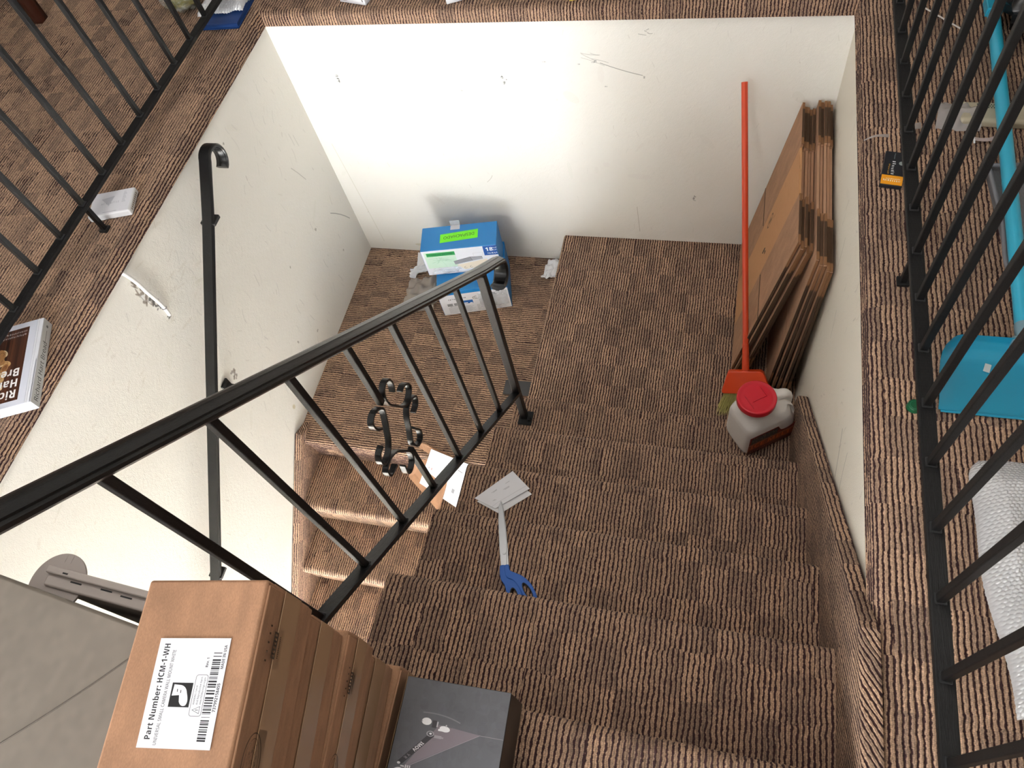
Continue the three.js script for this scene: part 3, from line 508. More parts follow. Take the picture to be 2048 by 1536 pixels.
{ // two blue and white boxes on the lower landing
  const blue = M({ color: C(0.005, 0.19, 0.52), roughness: 0.4 });
  const upperBox = thing('blue_box', 'blue and white box with green sticker, lying on another box', 'box', [0.583, YL + 0.166, 0.178], 11.2 * D2R, 'blue and white boxes on the lower landing');
  const w = 0.335, h = 0.162, d = 0.135;
  mesh('body', rbx(w, h, d, 0.003, 0, h / 2, 0), blue, upperBox);
  const f1 = printMat(1024, 500, (g, W, H) => {
    g.fillStyle = 'rgb(232,235,242)'; g.fillRect(0, 0, W, H);
    g.fillStyle = 'rgb(10,78,158)'; g.fillRect(840, 0, 184, 190); txt(g, '18', 866, 70, 'bold 96px sans-serif', '#fff'); scrawl(g, 974, 48, 46, 24, '#fff'); scrawl(g, 976, 90, 44, 24, '#fff'); scrawl(g, 890, 150, 120, 30, '#fff');
    g.fillStyle = 'rgb(206,234,214)'; g.fillRect(30, 30, 420, 330); g.fillStyle = 'rgb(12,140,66)'; g.fillRect(60, 46, 390, 70); txt(g, 'PACKING LIST ENCLOSED', 72, 84, 'bold 29px sans-serif', 'rgb(6,32,16)');
    for (let i = 0; i < 12; i++) { g.strokeStyle = `rgba(160,205,176,${rr(0.4, 0.9)})`; g.lineWidth = rr(3, 9); g.beginPath(); g.moveTo(rr(40, 300), rr(130, 340)); g.lineTo(rr(150, 440), rr(130, 350)); g.stroke(); }
    g.fillStyle = 'rgb(150,152,158)'; g.beginPath(); g.moveTo(400, 250); g.lineTo(640, 190); g.lineTo(660, 270); g.lineTo(410, 320); g.fill(); g.fillStyle = 'rgb(172,174,180)'; g.beginPath(); g.moveTo(645, 188); g.lineTo(800, 200); g.lineTo(806, 250); g.lineTo(664, 270); g.fill();
    g.strokeStyle = 'rgb(60,60,66)'; g.lineWidth = 5; g.beginPath(); g.moveTo(400, 250); g.lineTo(640, 190); g.lineTo(800, 200); g.moveTo(640, 190); g.lineTo(660, 270); g.stroke();
    g.fillStyle = 'rgb(240,228,206)'; g.beginPath(); g.moveTo(430, 330); g.lineTo(860, 255); g.lineTo(880, 400); g.lineTo(520, 440); g.fill();
    g.strokeStyle = 'rgb(70,70,70)'; g.lineWidth = 4; for (const [x, y] of [[460, 400], [540, 398], [620, 392]]) { g.beginPath(); g.arc(x, y, 18, 0.6, 5); g.stroke(); } g.strokeStyle = 'rgb(205,205,210)'; g.strokeRect(690, 120, 130, 60);
  });
  mesh('front_panel', quadSlab([[-w / 2 + 0.002, 0.002, d / 2 + 0.0006], [w / 2 - 0.002, 0.002, d / 2 + 0.0006], [w / 2 - 0.002, h - 0.003, d / 2 + 0.0006], [-w / 2 + 0.002, h - 0.003, d / 2 + 0.0006]], 0.0005), f1, upperBox);
  const st = printMat(512, 150, (g, W, H) => { g.fillStyle = 'rgb(112,232,20)'; g.fillRect(0, 0, W, H); txt(g, 'DESPACHADO', W / 2, H / 2 + 4, '68px sans-serif', 'rgb(20,30,16)', 'center'); });
  mesh('sticker', quadSlab([[0.085, h + 0.0006, -0.032], [-0.082, h + 0.0006, -0.018], [-0.082, h + 0.0006, 0.03], [0.085, h + 0.0006, 0.018]], 0.0005), st, upperBox);
  mesh('tape', merge([bx(0.042, 0.0006, 0.03, -0.018, h + 0.0006, -d / 2 + 0.012), bx(0.042, 0.03, 0.0006, -0.018, h + 0.012, -d / 2 - 0.0006).rotateX(0)]), P({ color: C(0.75, 0.77, 0.82), roughness: 0.3, transmission: 0.3, thickness: 0 }), upperBox);
  mesh('pouch', grid(16, 16, (s, t) => [-0.15 + s * 0.12 + t * 0.02, 0.012 + t * 0.035 + 0.004 * Math.sin(s * 9), d / 2 + 0.004 + 0.006 * perlin.noise(s * 5, t * 5, 2)]), clearFilm, upperBox);
  const lowerBox = thing('blue_box', 'blue and white printed box lying under the stickered box', 'box', [0.612, YL + 0.002, 0.214], 15 * D2R, 'blue and white boxes on the lower landing');
  const W2 = 0.315, h2 = 0.163, d2 = 0.25;
  mesh('body', rbx(W2, h2, d2, 0.003, 0, h2 / 2, 0), blue, lowerBox);
  const f2 = printMat(1024, 530, (g, W, H) => {
    g.fillStyle = 'rgb(230,231,236)'; g.fillRect(0, 0, W, H);
    scrawl(g, 130, 120, 190, 34, 'rgb(40,40,44)'); txt(g, '18', 350, 112, 'bold 40px sans-serif', 'rgb(40,40,44)'); g.fillStyle = 'rgb(150,152,156)'; g.fillRect(90, 230, 80, 70); g.fillRect(190, 230, 80, 70); g.fillStyle = 'rgb(20,96,176)'; g.fillRect(300, 190, 180, 90); g.fillStyle = '#fff'; g.fillRect(340, 250, 60, 22); g.fillRect(430, 262, 40, 20);
    g.fillStyle = 'rgb(158,160,164)'; g.fillRect(640, 70, 190, 170); g.strokeStyle = 'rgb(90,90,94)'; g.lineWidth = 4; g.strokeRect(640, 70, 190, 170); g.fillStyle = 'rgb(60,60,64)'; g.beginPath(); g.arc(735, 150, 7, 0, 7); g.fill();
    g.strokeStyle = 'rgb(120,120,110)'; for (let i = 0; i < 6; i++) { g.beginPath(); g.arc(540 + rr(-20, 20), 150 + rr(-20, 20), rr(16, 40), rr(0, 3), rr(3, 6)); g.stroke(); }
    g.fillStyle = 'rgb(170,172,178)'; for (let c = 0; c < 4; c++) for (let r = 0; r < 14; r++) g.fillRect(90 + c * 215, 340 + r * 12, rr(110, 190), 4); scrawl(g, 120, 316, 130, 16, 'rgb(70,70,74)'); scrawl(g, 620, 300, 150, 22, 'rgb(120,120,124)');
  });
  mesh('front_panel', quadSlab([[-W2 / 2 + 0.002, 0.002, d2 / 2 + 0.0006], [W2 / 2 - 0.002, 0.002, d2 / 2 + 0.0006], [W2 / 2 - 0.002, h2 - 0.022, d2 / 2 + 0.0006], [-W2 / 2 + 0.002, h2 - 0.022, d2 / 2 + 0.0006]], 0.0005), f2, lowerBox);
  mesh('torn_film', grid(14, 8, (s, t) => [0.02 + s * 0.13, 0.03 + t * 0.1, d2 / 2 + 0.004 + 0.008 * perlin.noise(s * 6, t * 6, 5)]), clearFilm, lowerBox);
}
function crumple(n, f, amp, k, sd) { return grid(n, n, (s, t) => { const p = f(s, t); p[1] += amp * (0.5 + perlin.noise(s * k, t * k, sd)); p[0] += amp * 0.4 * perlin.noise(t * k, s * k, sd + 9); return p; }); }
// litter on the lower landing
tag(mesh('paper_sheet', crumple(10, (s, t) => [0.26 + s * 0.12 + t * 0.02, YL + 0.006, 0.02 + t * 0.09 - s * 0.01], 0.006, 3, 1), paper), 'plain white card lying behind the blue boxes', 'paper');
tag(mesh('tissue', crumple(20, (s, t) => [0.255 + s * 0.1 + t * 0.015, YL + 0.004, 0.13 + t * 0.055 - s * 0.075], 0.03, 4, 3), paper), 'crumpled white tissue left of the blue boxes', 'tissue');
tag(mesh('plastic_film', crumple(24, (s, t) => [0.275 + s * 0.16, YL + 0.004, 0.19 + t * 0.2 - s * 0.03], 0.03, 5, 7), P({ color: C(0.62, 0.56, 0.5), roughness: 0.25, transmission: 0.55, thickness: 0, side: THREE.DoubleSide })), 'crumpled clear plastic film beside the lower blue box', 'film');
tag(mesh('tissue', crumple(18, (s, t) => [0.92 + s * 0.07 - t * 0.02, YL + 0.004, 0.02 + t * 0.11], 0.028, 3.4, 12), paper), 'crumpled white paper scrap beside the upper landing edge', 'tissue');
tag(mesh('metal_plate', rbx(0.135, 0.006, 0.07, 0.002, 0.905, YL + 0.006, 0.735).rotateY(0.02), M({ color: C(0.045, 0.045, 0.048), roughness: 0.6 })), 'flat dark grey plate lying by the newel post', 'plate');
{ // envelope and delivery papers sliding over the lower landing's edge
  const lines = (seedy) => printMat(512, 640, (g, W, H) => {
    g.fillStyle = 'rgb(240,241,245)'; g.fillRect(0, 0, W, H); g.fillStyle = 'rgb(150,152,160)';
    for (let r = 0; r < 20; r++) g.fillRect(230 + rr(0, 30), 250 + r * 13, rr(60, 210), 3);
    g.fillRect(30, 225, 460, 4); g.fillRect(220, 420, 270, 4); g.fillRect(220, 500, 270, 4); g.fillRect(380, 150, 90, 12); g.fillRect(350, 430, 90, 60);
    scrawl(g, 44, 320, 110, 48, 'rgba(222,140,140,0.7)'); g.strokeStyle = 'rgb(150,170,205)'; g.lineWidth = 4; g.strokeRect(34, 282, 190, 74); g.fillStyle = 'rgba(200,200,205,0.9)'; g.fillRect(0, 120, 512, 8);
  });
  const env = thing('padded_envelope', 'brown envelope under loose papers on the lower landing edge', 'envelope');
  mesh('pouch', quadSlab([[0.5, -1.325, 1.135], [0.665, -1.335, 1.262], [0.72, -1.2, 1.075], [0.565, -1.196, 1.03]], 0.006), cardWarm, env);
  mesh('flap', quadSlab([[0.565, -1.1955, 1.03], [0.6, -1.25, 1.1], [0.62, -1.225, 1.08], [0.6, -1.195, 1.035]], 0.003), cardM, env);
  tag(mesh('paper_sheet', quadSlab([[0.565, -1.305, 1.165], [0.74, -1.322, 1.24], [0.79, -1.192, 1.1], [0.617, -1.19, 1.055]], 0.0016), lines(1)), 'printed delivery note with red stamp on the brown envelope', 'paper');
}
{ // folded paper on a tread
  const pm = printMat(512, 400, (g, W, H) => { g.fillStyle = 'rgb(228,229,234)'; g.fillRect(0, 0, W, H); g.fillStyle = 'rgb(110,112,120)'; for (const [x, y, l] of [[150, 110, 70], [165, 122, 50], [250, 190, 90], [262, 204, 70], [330, 120, 60], [70, 250, 30], [80, 264, 26]]) g.fillRect(x, y, l, 3.5); g.strokeStyle = 'rgb(170,172,178)'; g.lineWidth = 3; g.beginPath(); g.moveTo(0, 330); g.lineTo(512, 330); g.stroke(); });
  const t = thing('folded_leaflet', 'folded white leaflet lying under the scissors tip', 'paper');
  mesh('lower_leaf', quadSlab([[1.066, -0.4965, 1.5], [1.14, -0.497, 1.527], [1.22, -0.4955, 1.455], [1.15, -0.4965, 1.41]], 0.001), paper, t);
  mesh('upper_leaf', quadSlab([[1.125, -0.492, 1.515], [1.212, -0.4885, 1.442], [1.15, -0.493, 1.393], [1.057, -0.494, 1.492]], 0.0012), pm, t);
}

// ------------------------------------------------------------------ scissors
{
  const t = thing('scissors', 'closed steel scissors with blue handles lying on a stair tread', 'scissors', [1.2215, yS[2] + 0.006, 1.688], 0);
  const u = [0.275, 0.961]; t.rotation.y = Math.atan2(u[0], u[1]); // local +z runs to the handles
  const ext = (sh, d, y) => new THREE.ExtrudeGeometry(sh, { depth: d, bevelEnabled: true, bevelSize: 0.0006, bevelThickness: 0.0006, bevelSegments: 2, curveSegments: 16 }).rotateX(Math.PI / 2).translate(0, y, 0);
  const sh = (p) => new THREE.Shape(p.map(([a, b]) => new THREE.Vector2(a, b)));
  mesh('blade', ext(sh([[0.0, -0.135], [-0.006, -0.12], [-0.0095, -0.08], [-0.0105, 0.0], [-0.009, 0.045], [0.003, 0.045], [0.0075, -0.02], [0.006, -0.08], [0.003, -0.118]]), 0.0018, 0.0055), steel, t);
  mesh('blade', ext(sh([[0.001, -0.135], [0.005, -0.115], [0.008, -0.07], [0.0095, 0.0], [0.0085, 0.045], [-0.004, 0.045], [-0.008, -0.02], [-0.006, -0.08]]), 0.0018, 0.0033), steel, t);
  mesh('screw', merge([new THREE.CylinderGeometry(0.0042, 0.0046, 0.0022, 20).translate(0, 0.0064, 0.004), bx(0.007, 0.0006, 0.0012, 0, 0.0077, 0.004)]), steel, t);
  const blueP = M({ color: C(0.012, 0.11, 0.46), roughness: 0.55 });
  const grip = (pts, hole) => { const s = new THREE.Shape(); s.setFromPoints(new THREE.SplineCurve(pts.map(([a, b]) => new THREE.Vector2(a, b))).getPoints(60)); if (hole) { const h = new THREE.Path(); h.absellipse(hole[0], hole[1], hole[2], hole[3], 0, Math.PI * 2, true, hole[4]); s.holes.push(h); } return new THREE.ExtrudeGeometry(s, { depth: 0.008, bevelEnabled: true, bevelSize: 0.0018, bevelThickness: 0.0018, bevelSegments: 3, curveSegments: 20 }).rotateX(Math.PI / 2).scale(0.92, 1, 1).translate(0, 0.009, 0.012); };
  const ga = mesh('handle', grip([[-0.0115, 0.026], [-0.013, 0.045], [-0.01, 0.06], [0.0, 0.08], [0.002, 0.12], [0.022, 0.14], [0.042, 0.125], [0.036, 0.09], [0.022, 0.068], [0.004, 0.058], [-0.001, 0.04], [-0.002, 0.026], [-0.0115, 0.026]], [0.02, 0.106, 0.011, 0.024, -0.15]), blueP, t);
  const gb = mesh('handle', grip([[0.0005, 0.026], [0.001, 0.042], [0.006, 0.055], [0.022, 0.064], [0.036, 0.084], [0.052, 0.118], [0.068, 0.126], [0.078, 0.112], [0.066, 0.08], [0.045, 0.058], [0.02, 0.045], [0.011, 0.038], [0.0095, 0.026], [0.0005, 0.026]], [0.056, 0.094, 0.009, 0.023, -0.5]), blueP, t);
  const ring = (x, z, a, b, r) => { const p = []; for (let i = 0; i <= 24; i++) { const q = i / 24 * 6.2832, c = Math.cos(r), s = Math.sin(r), X = a * Math.cos(q), Z = b * Math.sin(q); p.push([(x + X * c - Z * s) * 0.92, 0.0055, z + X * s + Z * c + 0.012]); } return tube(p, 0.0022, 48, 6); };
  mesh('finger_lining', ring(0.02, 0.106, 0.0105, 0.0235, -0.15), darkPlastic, ga); mesh('finger_lining', ring(0.056, 0.094, 0.0085, 0.0225, -0.5), darkPlastic, gb);
}

let lumpShape;
// ------------------------------------------------------------------ corner of the upper landing: flattened cartons, broom, jug
{
  const printed = printMat(512, 512, (g, W, H) => { g.fillStyle = 'rgb(186,138,96)'; g.fillRect(0, 0, W, H); for (let i = 0; i < 900; i++) { g.fillStyle = `rgba(${rnd() < 0.5 ? '160,114,76' : '200,152,110'},0.16)`; g.fillRect(rnd() * W, rnd() * H, rr(2, 60), rr(1, 3)); }
    g.fillStyle = 'rgb(48,36,26)'; g.beginPath(); g.moveTo(300, 250); g.lineTo(326, 240); g.lineTo(330, 262); g.lineTo(304, 270); g.fill(); g.fillRect(336, 244, 14, 7); g.fillRect(356, 238, 20, 12); g.strokeStyle = 'rgba(60,44,30,0.8)'; g.lineWidth = 5; g.beginPath(); g.ellipse(110, 210, 38, 20, 0.2, 0, 7); g.stroke(); g.fillStyle = 'rgba(60,44,30,0.5)'; g.fillRect(92, 200, 36, 20); g.fillRect(160, 170, 8, 14); }, { roughness: 0.85 });
  function flat(i, label, b, tp, zEnd, top, th) { // leaning board: b = foot x, tp = top x
    const yb = yS[6] + 0.003, H = top - yb, len = Math.hypot(H, tp - b), t = thing('flattened_carton', label, 'carton', [b, yb, 0.014], 0, 'flattened cartons leaning in the corner');
    t.rotation.z = -Math.atan2(tp - b, H);
    const L = zEnd - 0.014, f = 0.2, m = i % 2 ? cardM : cardM2, half = len * 0.46;
    const body = mesh('body', bx(th * 0.94, len - 0.012, L - 2 * f, 0, (len - 0.012) / 2, L / 2), i === 0 ? printed : m, t);
    for (const [z0, s] of [[0, 0], [L - f, 1]]) {
      const z = z0 + f / 2, j = rr(-0.004, 0.004);
      mesh('flap', bx(th, half - 0.003, f - 0.001, 0, half / 2, z), m, t);
      const up = mesh('flap', bx(th, len - half - 0.003 + j, f - 0.001, 0, (len + half) / 2 + j / 2, z), m, t);
      mesh('fluted_edge', bx(th * 0.98, 0.0012, f - 0.002, 0, len - 0.001 + j, z), fluteM, up);
    }
    const g = new THREE.BoxGeometry(th * 0.98, len - 0.006, 0.0012); g.translate(0, len / 2, L + 0.0004); mesh('fluted_edge', g, fluteM, t);
    if (i === 0) for (const z of [0.0, L - f + 0.01]) mesh('slot', bx(0.0012, 0.005, f - 0.01, -th / 2 - 0.0004, half, z + f / 2 - 0.005), M({ color: C(0.06, 0.035, 0.02), roughness: 0.9 }), t);
  }
  const order = ['first', 'second', 'third', 'fourth', 'fifth', 'sixth', 'seventh', 'eighth', 'ninth', 'tenth'];
  for (let i = 0; i < 5; i++) flat(i, i ? `flattened brown carton, ${order[i]} from the broom in the leaning pile` : 'flattened brown carton with small dark print, nearest the broom', 1.768 + i * 0.0125, 1.897 + i * 0.0095, [0.625, 0.637, 0.63, 0.645, 0.64][i], [-0.312, -0.33, -0.325, -0.335, -0.33][i], 0.008);
  for (let i = 0; i < 5; i++) flat(5 + i, i === 4 ? 'flattened brown carton leaning directly on the right wall' : `flattened brown carton, ${order[5 + i]} from the broom in the leaning pile`, 1.898 + i * 0.0165, 1.9465 + i * 0.0098, [0.7, 0.715, 0.72, 0.735, 0.73][i], [-0.3, -0.305, -0.3, -0.305, -0.315][i], 0.0085);
}
{ // broom leaning against the far wall
  const A = V(1.697, -0.214, 0.03), B = V(1.83, -1.05, 0.82), d = B.clone().sub(A), L = d.length(); d.normalize();
  const t = thing('broom', 'angle broom with red handle leaning against the far wall', 'broom', [B.x, B.y, B.z]);
  const wx = V(1, 0.12, 0).addScaledVector(d, -V(1, 0.12, 0).dot(d)).normalize(), n = wx.clone().cross(d).normalize();
  t.quaternion.setFromRotationMatrix(new THREE.Matrix4().makeBasis(wx, d.clone().negate(), n.clone().negate())); // local +y runs up the handle
  if (new THREE.Matrix4().makeBasis(wx, d.clone().negate(), n.clone().negate()).determinant() < 0) t.quaternion.setFromRotationMatrix(new THREE.Matrix4().makeBasis(wx, d.clone().negate(), n));
  const red = P({ color: C(0.62, 0.055, 0.012), roughness: 0.35, clearcoat: 0.3 }), orange = P({ color: C(0.72, 0.06, 0.008), roughness: 0.4, clearcoat: 0.2 });
  mesh('handle', merge([cylBetween([0, 0.17, 0], [0, L - 0.003, 0], 0.0105, 0.0105, 20), cylBetween([0, 0.15, 0], [0, 0.27, 0], 0.0135, 0.0115, 20)]), red, t);
  const hs = new THREE.Shape(); hs.moveTo(-0.052, 0.168); hs.lineTo(0.05, 0.168); hs.quadraticCurveTo(0.058, 0.166, 0.062, 0.158); hs.lineTo(0.083, 0.098); hs.quadraticCurveTo(0.084, 0.09, 0.076, 0.09); hs.lineTo(-0.074, 0.09); hs.quadraticCurveTo(-0.082, 0.09, -0.081, 0.098); hs.lineTo(-0.062, 0.158); hs.quadraticCurveTo(-0.06, 0.168, -0.052, 0.168);
  mesh('head', new THREE.ExtrudeGeometry(hs, { depth: 0.03, bevelEnabled: true, bevelSize: 0.003, bevelThickness: 0.003, bevelSegments: 3 }).translate(0, 0, -0.015), orange, t);
  const bs = [];
  for (let i = 0; i < 420; i++) { const s = rr(-1, 1), z = rr(-0.011, 0.011), x0 = s * 0.072, l = 0.085 + 0.03 * (-s * 0.5 + 0.3) + rr(-0.008, 0.006); bs.push(cylBetween([x0, 0.094, z], [x0 * 1.3 - 0.018 + rr(-0.006, 0.006), 0.094 - l * 0.86, z * 1.9 + rr(-0.004, 0.004)], 0.0007, 0.0005, 3)); }
  const br = mesh('bristles', merge(bs), M({ color: C(0.66, 0.6, 0.2), roughness: 0.6 }), t); br.userData.kind = 'stuff';
}
{ // jug with red lid
  const H = 0.25, t = thing('plastic_jug', 'translucent white jug with red lid and orange label on the stair tread', 'jug', [1.857, yS[5] + 0.001, 0.975], 35 * D2R);
  const lvl = [[0, 0.9, 0], [0.006, 0.97, 0], [0.02, 1, 0], [0.135, 1, 0], [0.158, 0.97, 0.05], [0.183, 0.86, 0.22], [0.201, 0.74, 0.55], [0.217, 0.62, 0.9], [0.227, 0.58, 1], [0.25, 0.57, 1]];
  const LX = -0.036, hw = 0.093, hd = 0.068;
  const ring = (yq, sc, rd) => (a) => { const c = Math.cos(a), s = Math.sin(a), e = 0.38 + 0.62 * rd, q = (v) => Math.sign(v) * Math.pow(Math.abs(v), e); const bx0 = hw * sc * q(c), bz0 = hd * sc * q(s), r = 0.054; let x = bx0 * (1 - rd) + (LX + r * c) * rd, z = bz0 * (1 - rd) + r * s * rd;
    if (yq > 0.09 && yq < 0.2 && c > 0.2) { const dent = Math.exp(-((yq - 0.148) ** 2) / 0.0009) * Math.exp(-((Math.abs(s) - 0.62) ** 2) / 0.05) * 0.028; z -= Math.sign(s) * dent; } return [x, yq, z]; };
  const rows = 44, g = grid(rows, 72, (s, tt) => { const yq = s * H; let k = 0; while (k < lvl.length - 2 && lvl[k + 1][0] < yq) k++; const f = Math.min(1, (yq - lvl[k][0]) / (lvl[k + 1][0] - lvl[k][0])), sc = lvl[k][1] + (lvl[k + 1][1] - lvl[k][1]) * f, rd = lvl[k][2] + (lvl[k + 1][2] - lvl[k][2]) * f; return ring(yq, sc, rd)(-tt * 6.28318); });
  const pl = P({ color: C(0.78, 0.75, 0.72), roughness: 0.38, transmission: 0.05, thickness: 0, side: THREE.DoubleSide });
  const body = mesh('body', g, pl, t); mesh('base', bx(hw * 1.6, 0.004, hd * 1.6, 0, 0.003, 0), pl, body);
  mesh('grip', tube([[0.035, 0.201, 0], [0.062, 0.199, 0], [0.083, 0.172, 0], [0.088, 0.135, 0], [0.083, 0.105, 0]], 0.017, 24, 12), pl, body);
  const redL = P({ color: C(0.55, 0.006, 0.022), roughness: 0.35, clearcoat: 0.2 });
  const lid = mesh('lid', merge([new THREE.LatheGeometry([[0, 0.257], [0.046, 0.257], [0.05, 0.2555], [0.0555, 0.2585], [0.059, 0.257], [0.06, 0.253], [0.06, 0.235], [0.0575, 0.233]].map(([a, b]) => new THREE.Vector2(a, b)), 64).translate(LX, 0, 0)]), redL, t);
  mesh('pour_flap', merge([rbx(0.05, 0.003, 0.0016, 0.0005, LX + 0.004, 0.2578, 0.01), rbx(0.0016, 0.003, 0.04, 0.0005, LX + 0.028, 0.2578, -0.01), rbx(0.0016, 0.003, 0.05, 0.0005, LX - 0.03, 0.2578, 0.005)]).rotateY(0), redL, lid);
  const lm = printMat(640, 420, (g2, W, Hh) => {
    g2.fillStyle = 'rgb(120,22,14)'; g2.fillRect(0, 0, W, Hh); g2.fillStyle = 'rgb(150,60,22)'; g2.fillRect(0, 190, W, 230);
    g2.fillStyle = 'rgb(34,36,44)'; g2.fillRect(24, 20, 360, 140); for (let i = 0; i < 200; i++) { g2.fillStyle = ['rgb(200,190,160)', 'rgb(90,100,110)', 'rgb(190,150,50)', 'rgb(60,66,74)'][i % 4]; g2.fillRect(24 + rnd() * 350, 20 + rnd() * 136, rr(3, 12), rr(3, 9)); }
    g2.save(); g2.translate(20, 0); txt(g2, 'ICE MELT', 6, 250, 'bold 128px sans-serif', 'rgb(222,110,40)'); g2.restore(); g2.fillStyle = 'rgb(190,150,110)'; g2.fillRect(0, 176, W, 12); g2.fillStyle = 'rgb(90,14,10)'; g2.fillRect(0, 330, W, 90); scrawl(g2, 24, 372, 420, 34, 'rgb(190,130,100)');
  }, { roughness: 0.4 });
  const ls = new THREE.Shape(); ls.moveTo(-0.085, 0.012); ls.lineTo(0.085, 0.012); ls.lineTo(0.085, 0.118); ls.quadraticCurveTo(0.06, 0.076, 0.03, 0.098); ls.lineTo(0.016, 0.13); ls.lineTo(-0.085, 0.13); ls.lineTo(-0.085, 0.012);
  const lg = new THREE.ExtrudeGeometry(ls, { depth: 0.0012, bevelEnabled: false, curveSegments: 16 }); { const p = lg.attributes.position, u = lg.attributes.uv; for (let i = 0; i < p.count; i++) u.setXY(i, (p.getX(i) + 0.085) / 0.17, (p.getY(i) - 0.012) / 0.118); }
  mesh('label', lg.translate(0, 0, hd - 0.0004), lm, t);
}

// ------------------------------------------------------------------ things on the left floor
{ // hardback cookbook on the well's edge
  const d = V(0.111, 0, 0.246).normalize(), across = V(-d.z, 0, d.x), t = thing('hardback_book', 'white hardback cookbook with bread cover overhanging the left edge', 'book', [-0.055, FY + 0.002, 1.372]);
  t.quaternion.setFromRotationMatrix(new THREE.Matrix4().makeBasis(across.clone().negate(), V(0, 1, 0), d)); // local +z along the spine, local -x across the cover
  const L = 0.27, W = 0.205, T = 0.033, white = M({ color: C(0.72, 0.74, 0.8), roughness: 0.4 });
  const cover = printMat(660, 870, (g, w, h) => {
    g.fillStyle = 'rgb(214,218,230)'; g.fillRect(0, 0, w, h);
    g.save(); g.translate(70, 55); g.beginPath(); g.rect(0, 0, 530, 760); g.clip();
    g.fillStyle = 'rgb(74,44,32)'; g.fillRect(0, 0, 530, 760); for (let i = 0; i < 40; i++) { g.fillStyle = `rgba(${rnd() < 0.5 ? '120,70,44' : '40,24,20'},0.35)`; g.fillRect(rr(-20, 500), 0, rr(6, 30), 760); }
    for (let i = 0; i < 46; i++) { const x = rr(160, 560), y = rr(140, 560), a = rr(30, 62); g.fillStyle = ['rgb(176,128,80)', 'rgb(206,166,112)', 'rgb(140,92,56)', 'rgb(226,200,160)'][i % 4]; g.beginPath(); g.ellipse(x, y, a, a * 0.62, rr(0, 3), 0, 7); g.fill(); g.strokeStyle = 'rgba(60,34,22,0.6)'; g.lineWidth = 4; g.beginPath(); g.arc(x, y, a * 0.4, 0, 4); g.stroke(); }
    txt(g, 'Richard', 22, 70, 'bold 112px sans-serif', '#f2f2f2'); txt(g, 'Hart', 22, 180, 'bold 112px sans-serif', '#f2f2f2'); txt(g, 'Bread', 22, 290, 'bold 112px sans-serif', '#f2f2f2');
    scrawl(g, 22, 680, 330, 20, '#ddd'); scrawl(g, 22, 718, 380, 20, '#ddd'); g.restore();
  }, { roughness: 0.35 });
  const spine = printMat(1024, 128, (g, w, h) => { g.fillStyle = 'rgb(204,206,206)'; g.fillRect(0, 0, w, h); txt(g, 'Richard Hart Bread', 40, 66, '84px sans-serif', 'rgb(24,24,26)'); g.fillStyle = 'rgb(110,110,112)'; g.fillRect(740, 62, 160, 7); g.beginPath(); g.arc(950, 62, 16, 0, 7); g.fill(); }, { roughness: 0.4 });
  mesh('cover', merge([rbx(W, 0.003, L, 0.001, -W / 2, T - 0.0015, L / 2), rbx(W, 0.003, L, 0.001, -W / 2, 0.0015, L / 2), rbx(0.005, T, L, 0.0016, -0.0025, T / 2, L / 2), rbx(0.004, 0.0012, L, 0.0005, -0.012, T + 0.0002, L / 2)]), white, t);
  mesh('pages', bx(W - 0.008, T - 0.006, L - 0.008, -W / 2 - 0.001, T / 2, L / 2), M({ color: C(0.78, 0.78, 0.8), roughness: 0.8 }), t);
  mesh('cover_print', quadSlab([[-0.016, T + 0.0006, 0.001], [-W + 0.001, T + 0.0006, 0.001], [-W + 0.001, T + 0.0006, L - 0.001], [-0.016, T + 0.0006, L - 0.001]].map((p) => p), 0.0004), cover, t);
  mesh('spine_print', quadSlab([[0.0006, 0.002, L - 0.001], [0.0006, 0.002, 0.001], [0.0006, T - 0.002, 0.001], [0.0006, T - 0.002, L - 0.001]], 0.0004), spine, t);
}
{ // small white box by the railing foot
  const t = thing('small_white_box', 'small white box with faint print beside the left railing foot', 'box', [-0.086, FY + 0.001, 0.945], 17 * D2R);
  mesh('body', rbx(0.132, 0.022, 0.098, 0.005, 0, 0.011, 0), M({ color: C(0.74, 0.75, 0.77), roughness: 0.45 }), t);
  const pm = printMat(512, 384, (g, w, h) => { g.fillStyle = 'rgb(228,229,236)'; g.fillRect(0, 0, w, h); g.fillStyle = 'rgba(196,198,208,0.9)'; g.beginPath(); g.moveTo(120, 120); g.lineTo(290, 90); g.lineTo(240, 260); g.fill(); g.save(); g.translate(250, 210); g.rotate(Math.PI); scrawl(g, -110, 0, 220, 40, 'rgba(186,188,198,0.7)'); g.restore(); g.fillStyle = 'rgb(176,178,190)'; for (let i = 0; i < 9; i++) { g.fillRect(400, 40 + i * 22, 30 + (i % 3) * 9, 6); } g.fillRect(180, 360, 180, 7); });
  mesh('top_print', quadSlab([[-0.062, 0.0225, 0.045], [0.062, 0.0225, 0.045], [0.062, 0.0225, -0.045], [-0.062, 0.0225, -0.045]], 0.0004), pm, t);
  mesh('end_print', quadSlab([[0.0664, 0.004, 0.04], [0.0664, 0.004, -0.04], [0.0664, 0.018, -0.04], [0.0664, 0.018, 0.04]], 0.0003), printMat(128, 32, (g) => { g.fillStyle = 'rgb(214,214,212)'; g.fillRect(0, 0, 128, 32); g.fillStyle = 'rgb(120,116,106)'; for (let i = 0; i < 9; i++) g.fillRect(8 + i * 13, 8, 7, 16); }), t);
}
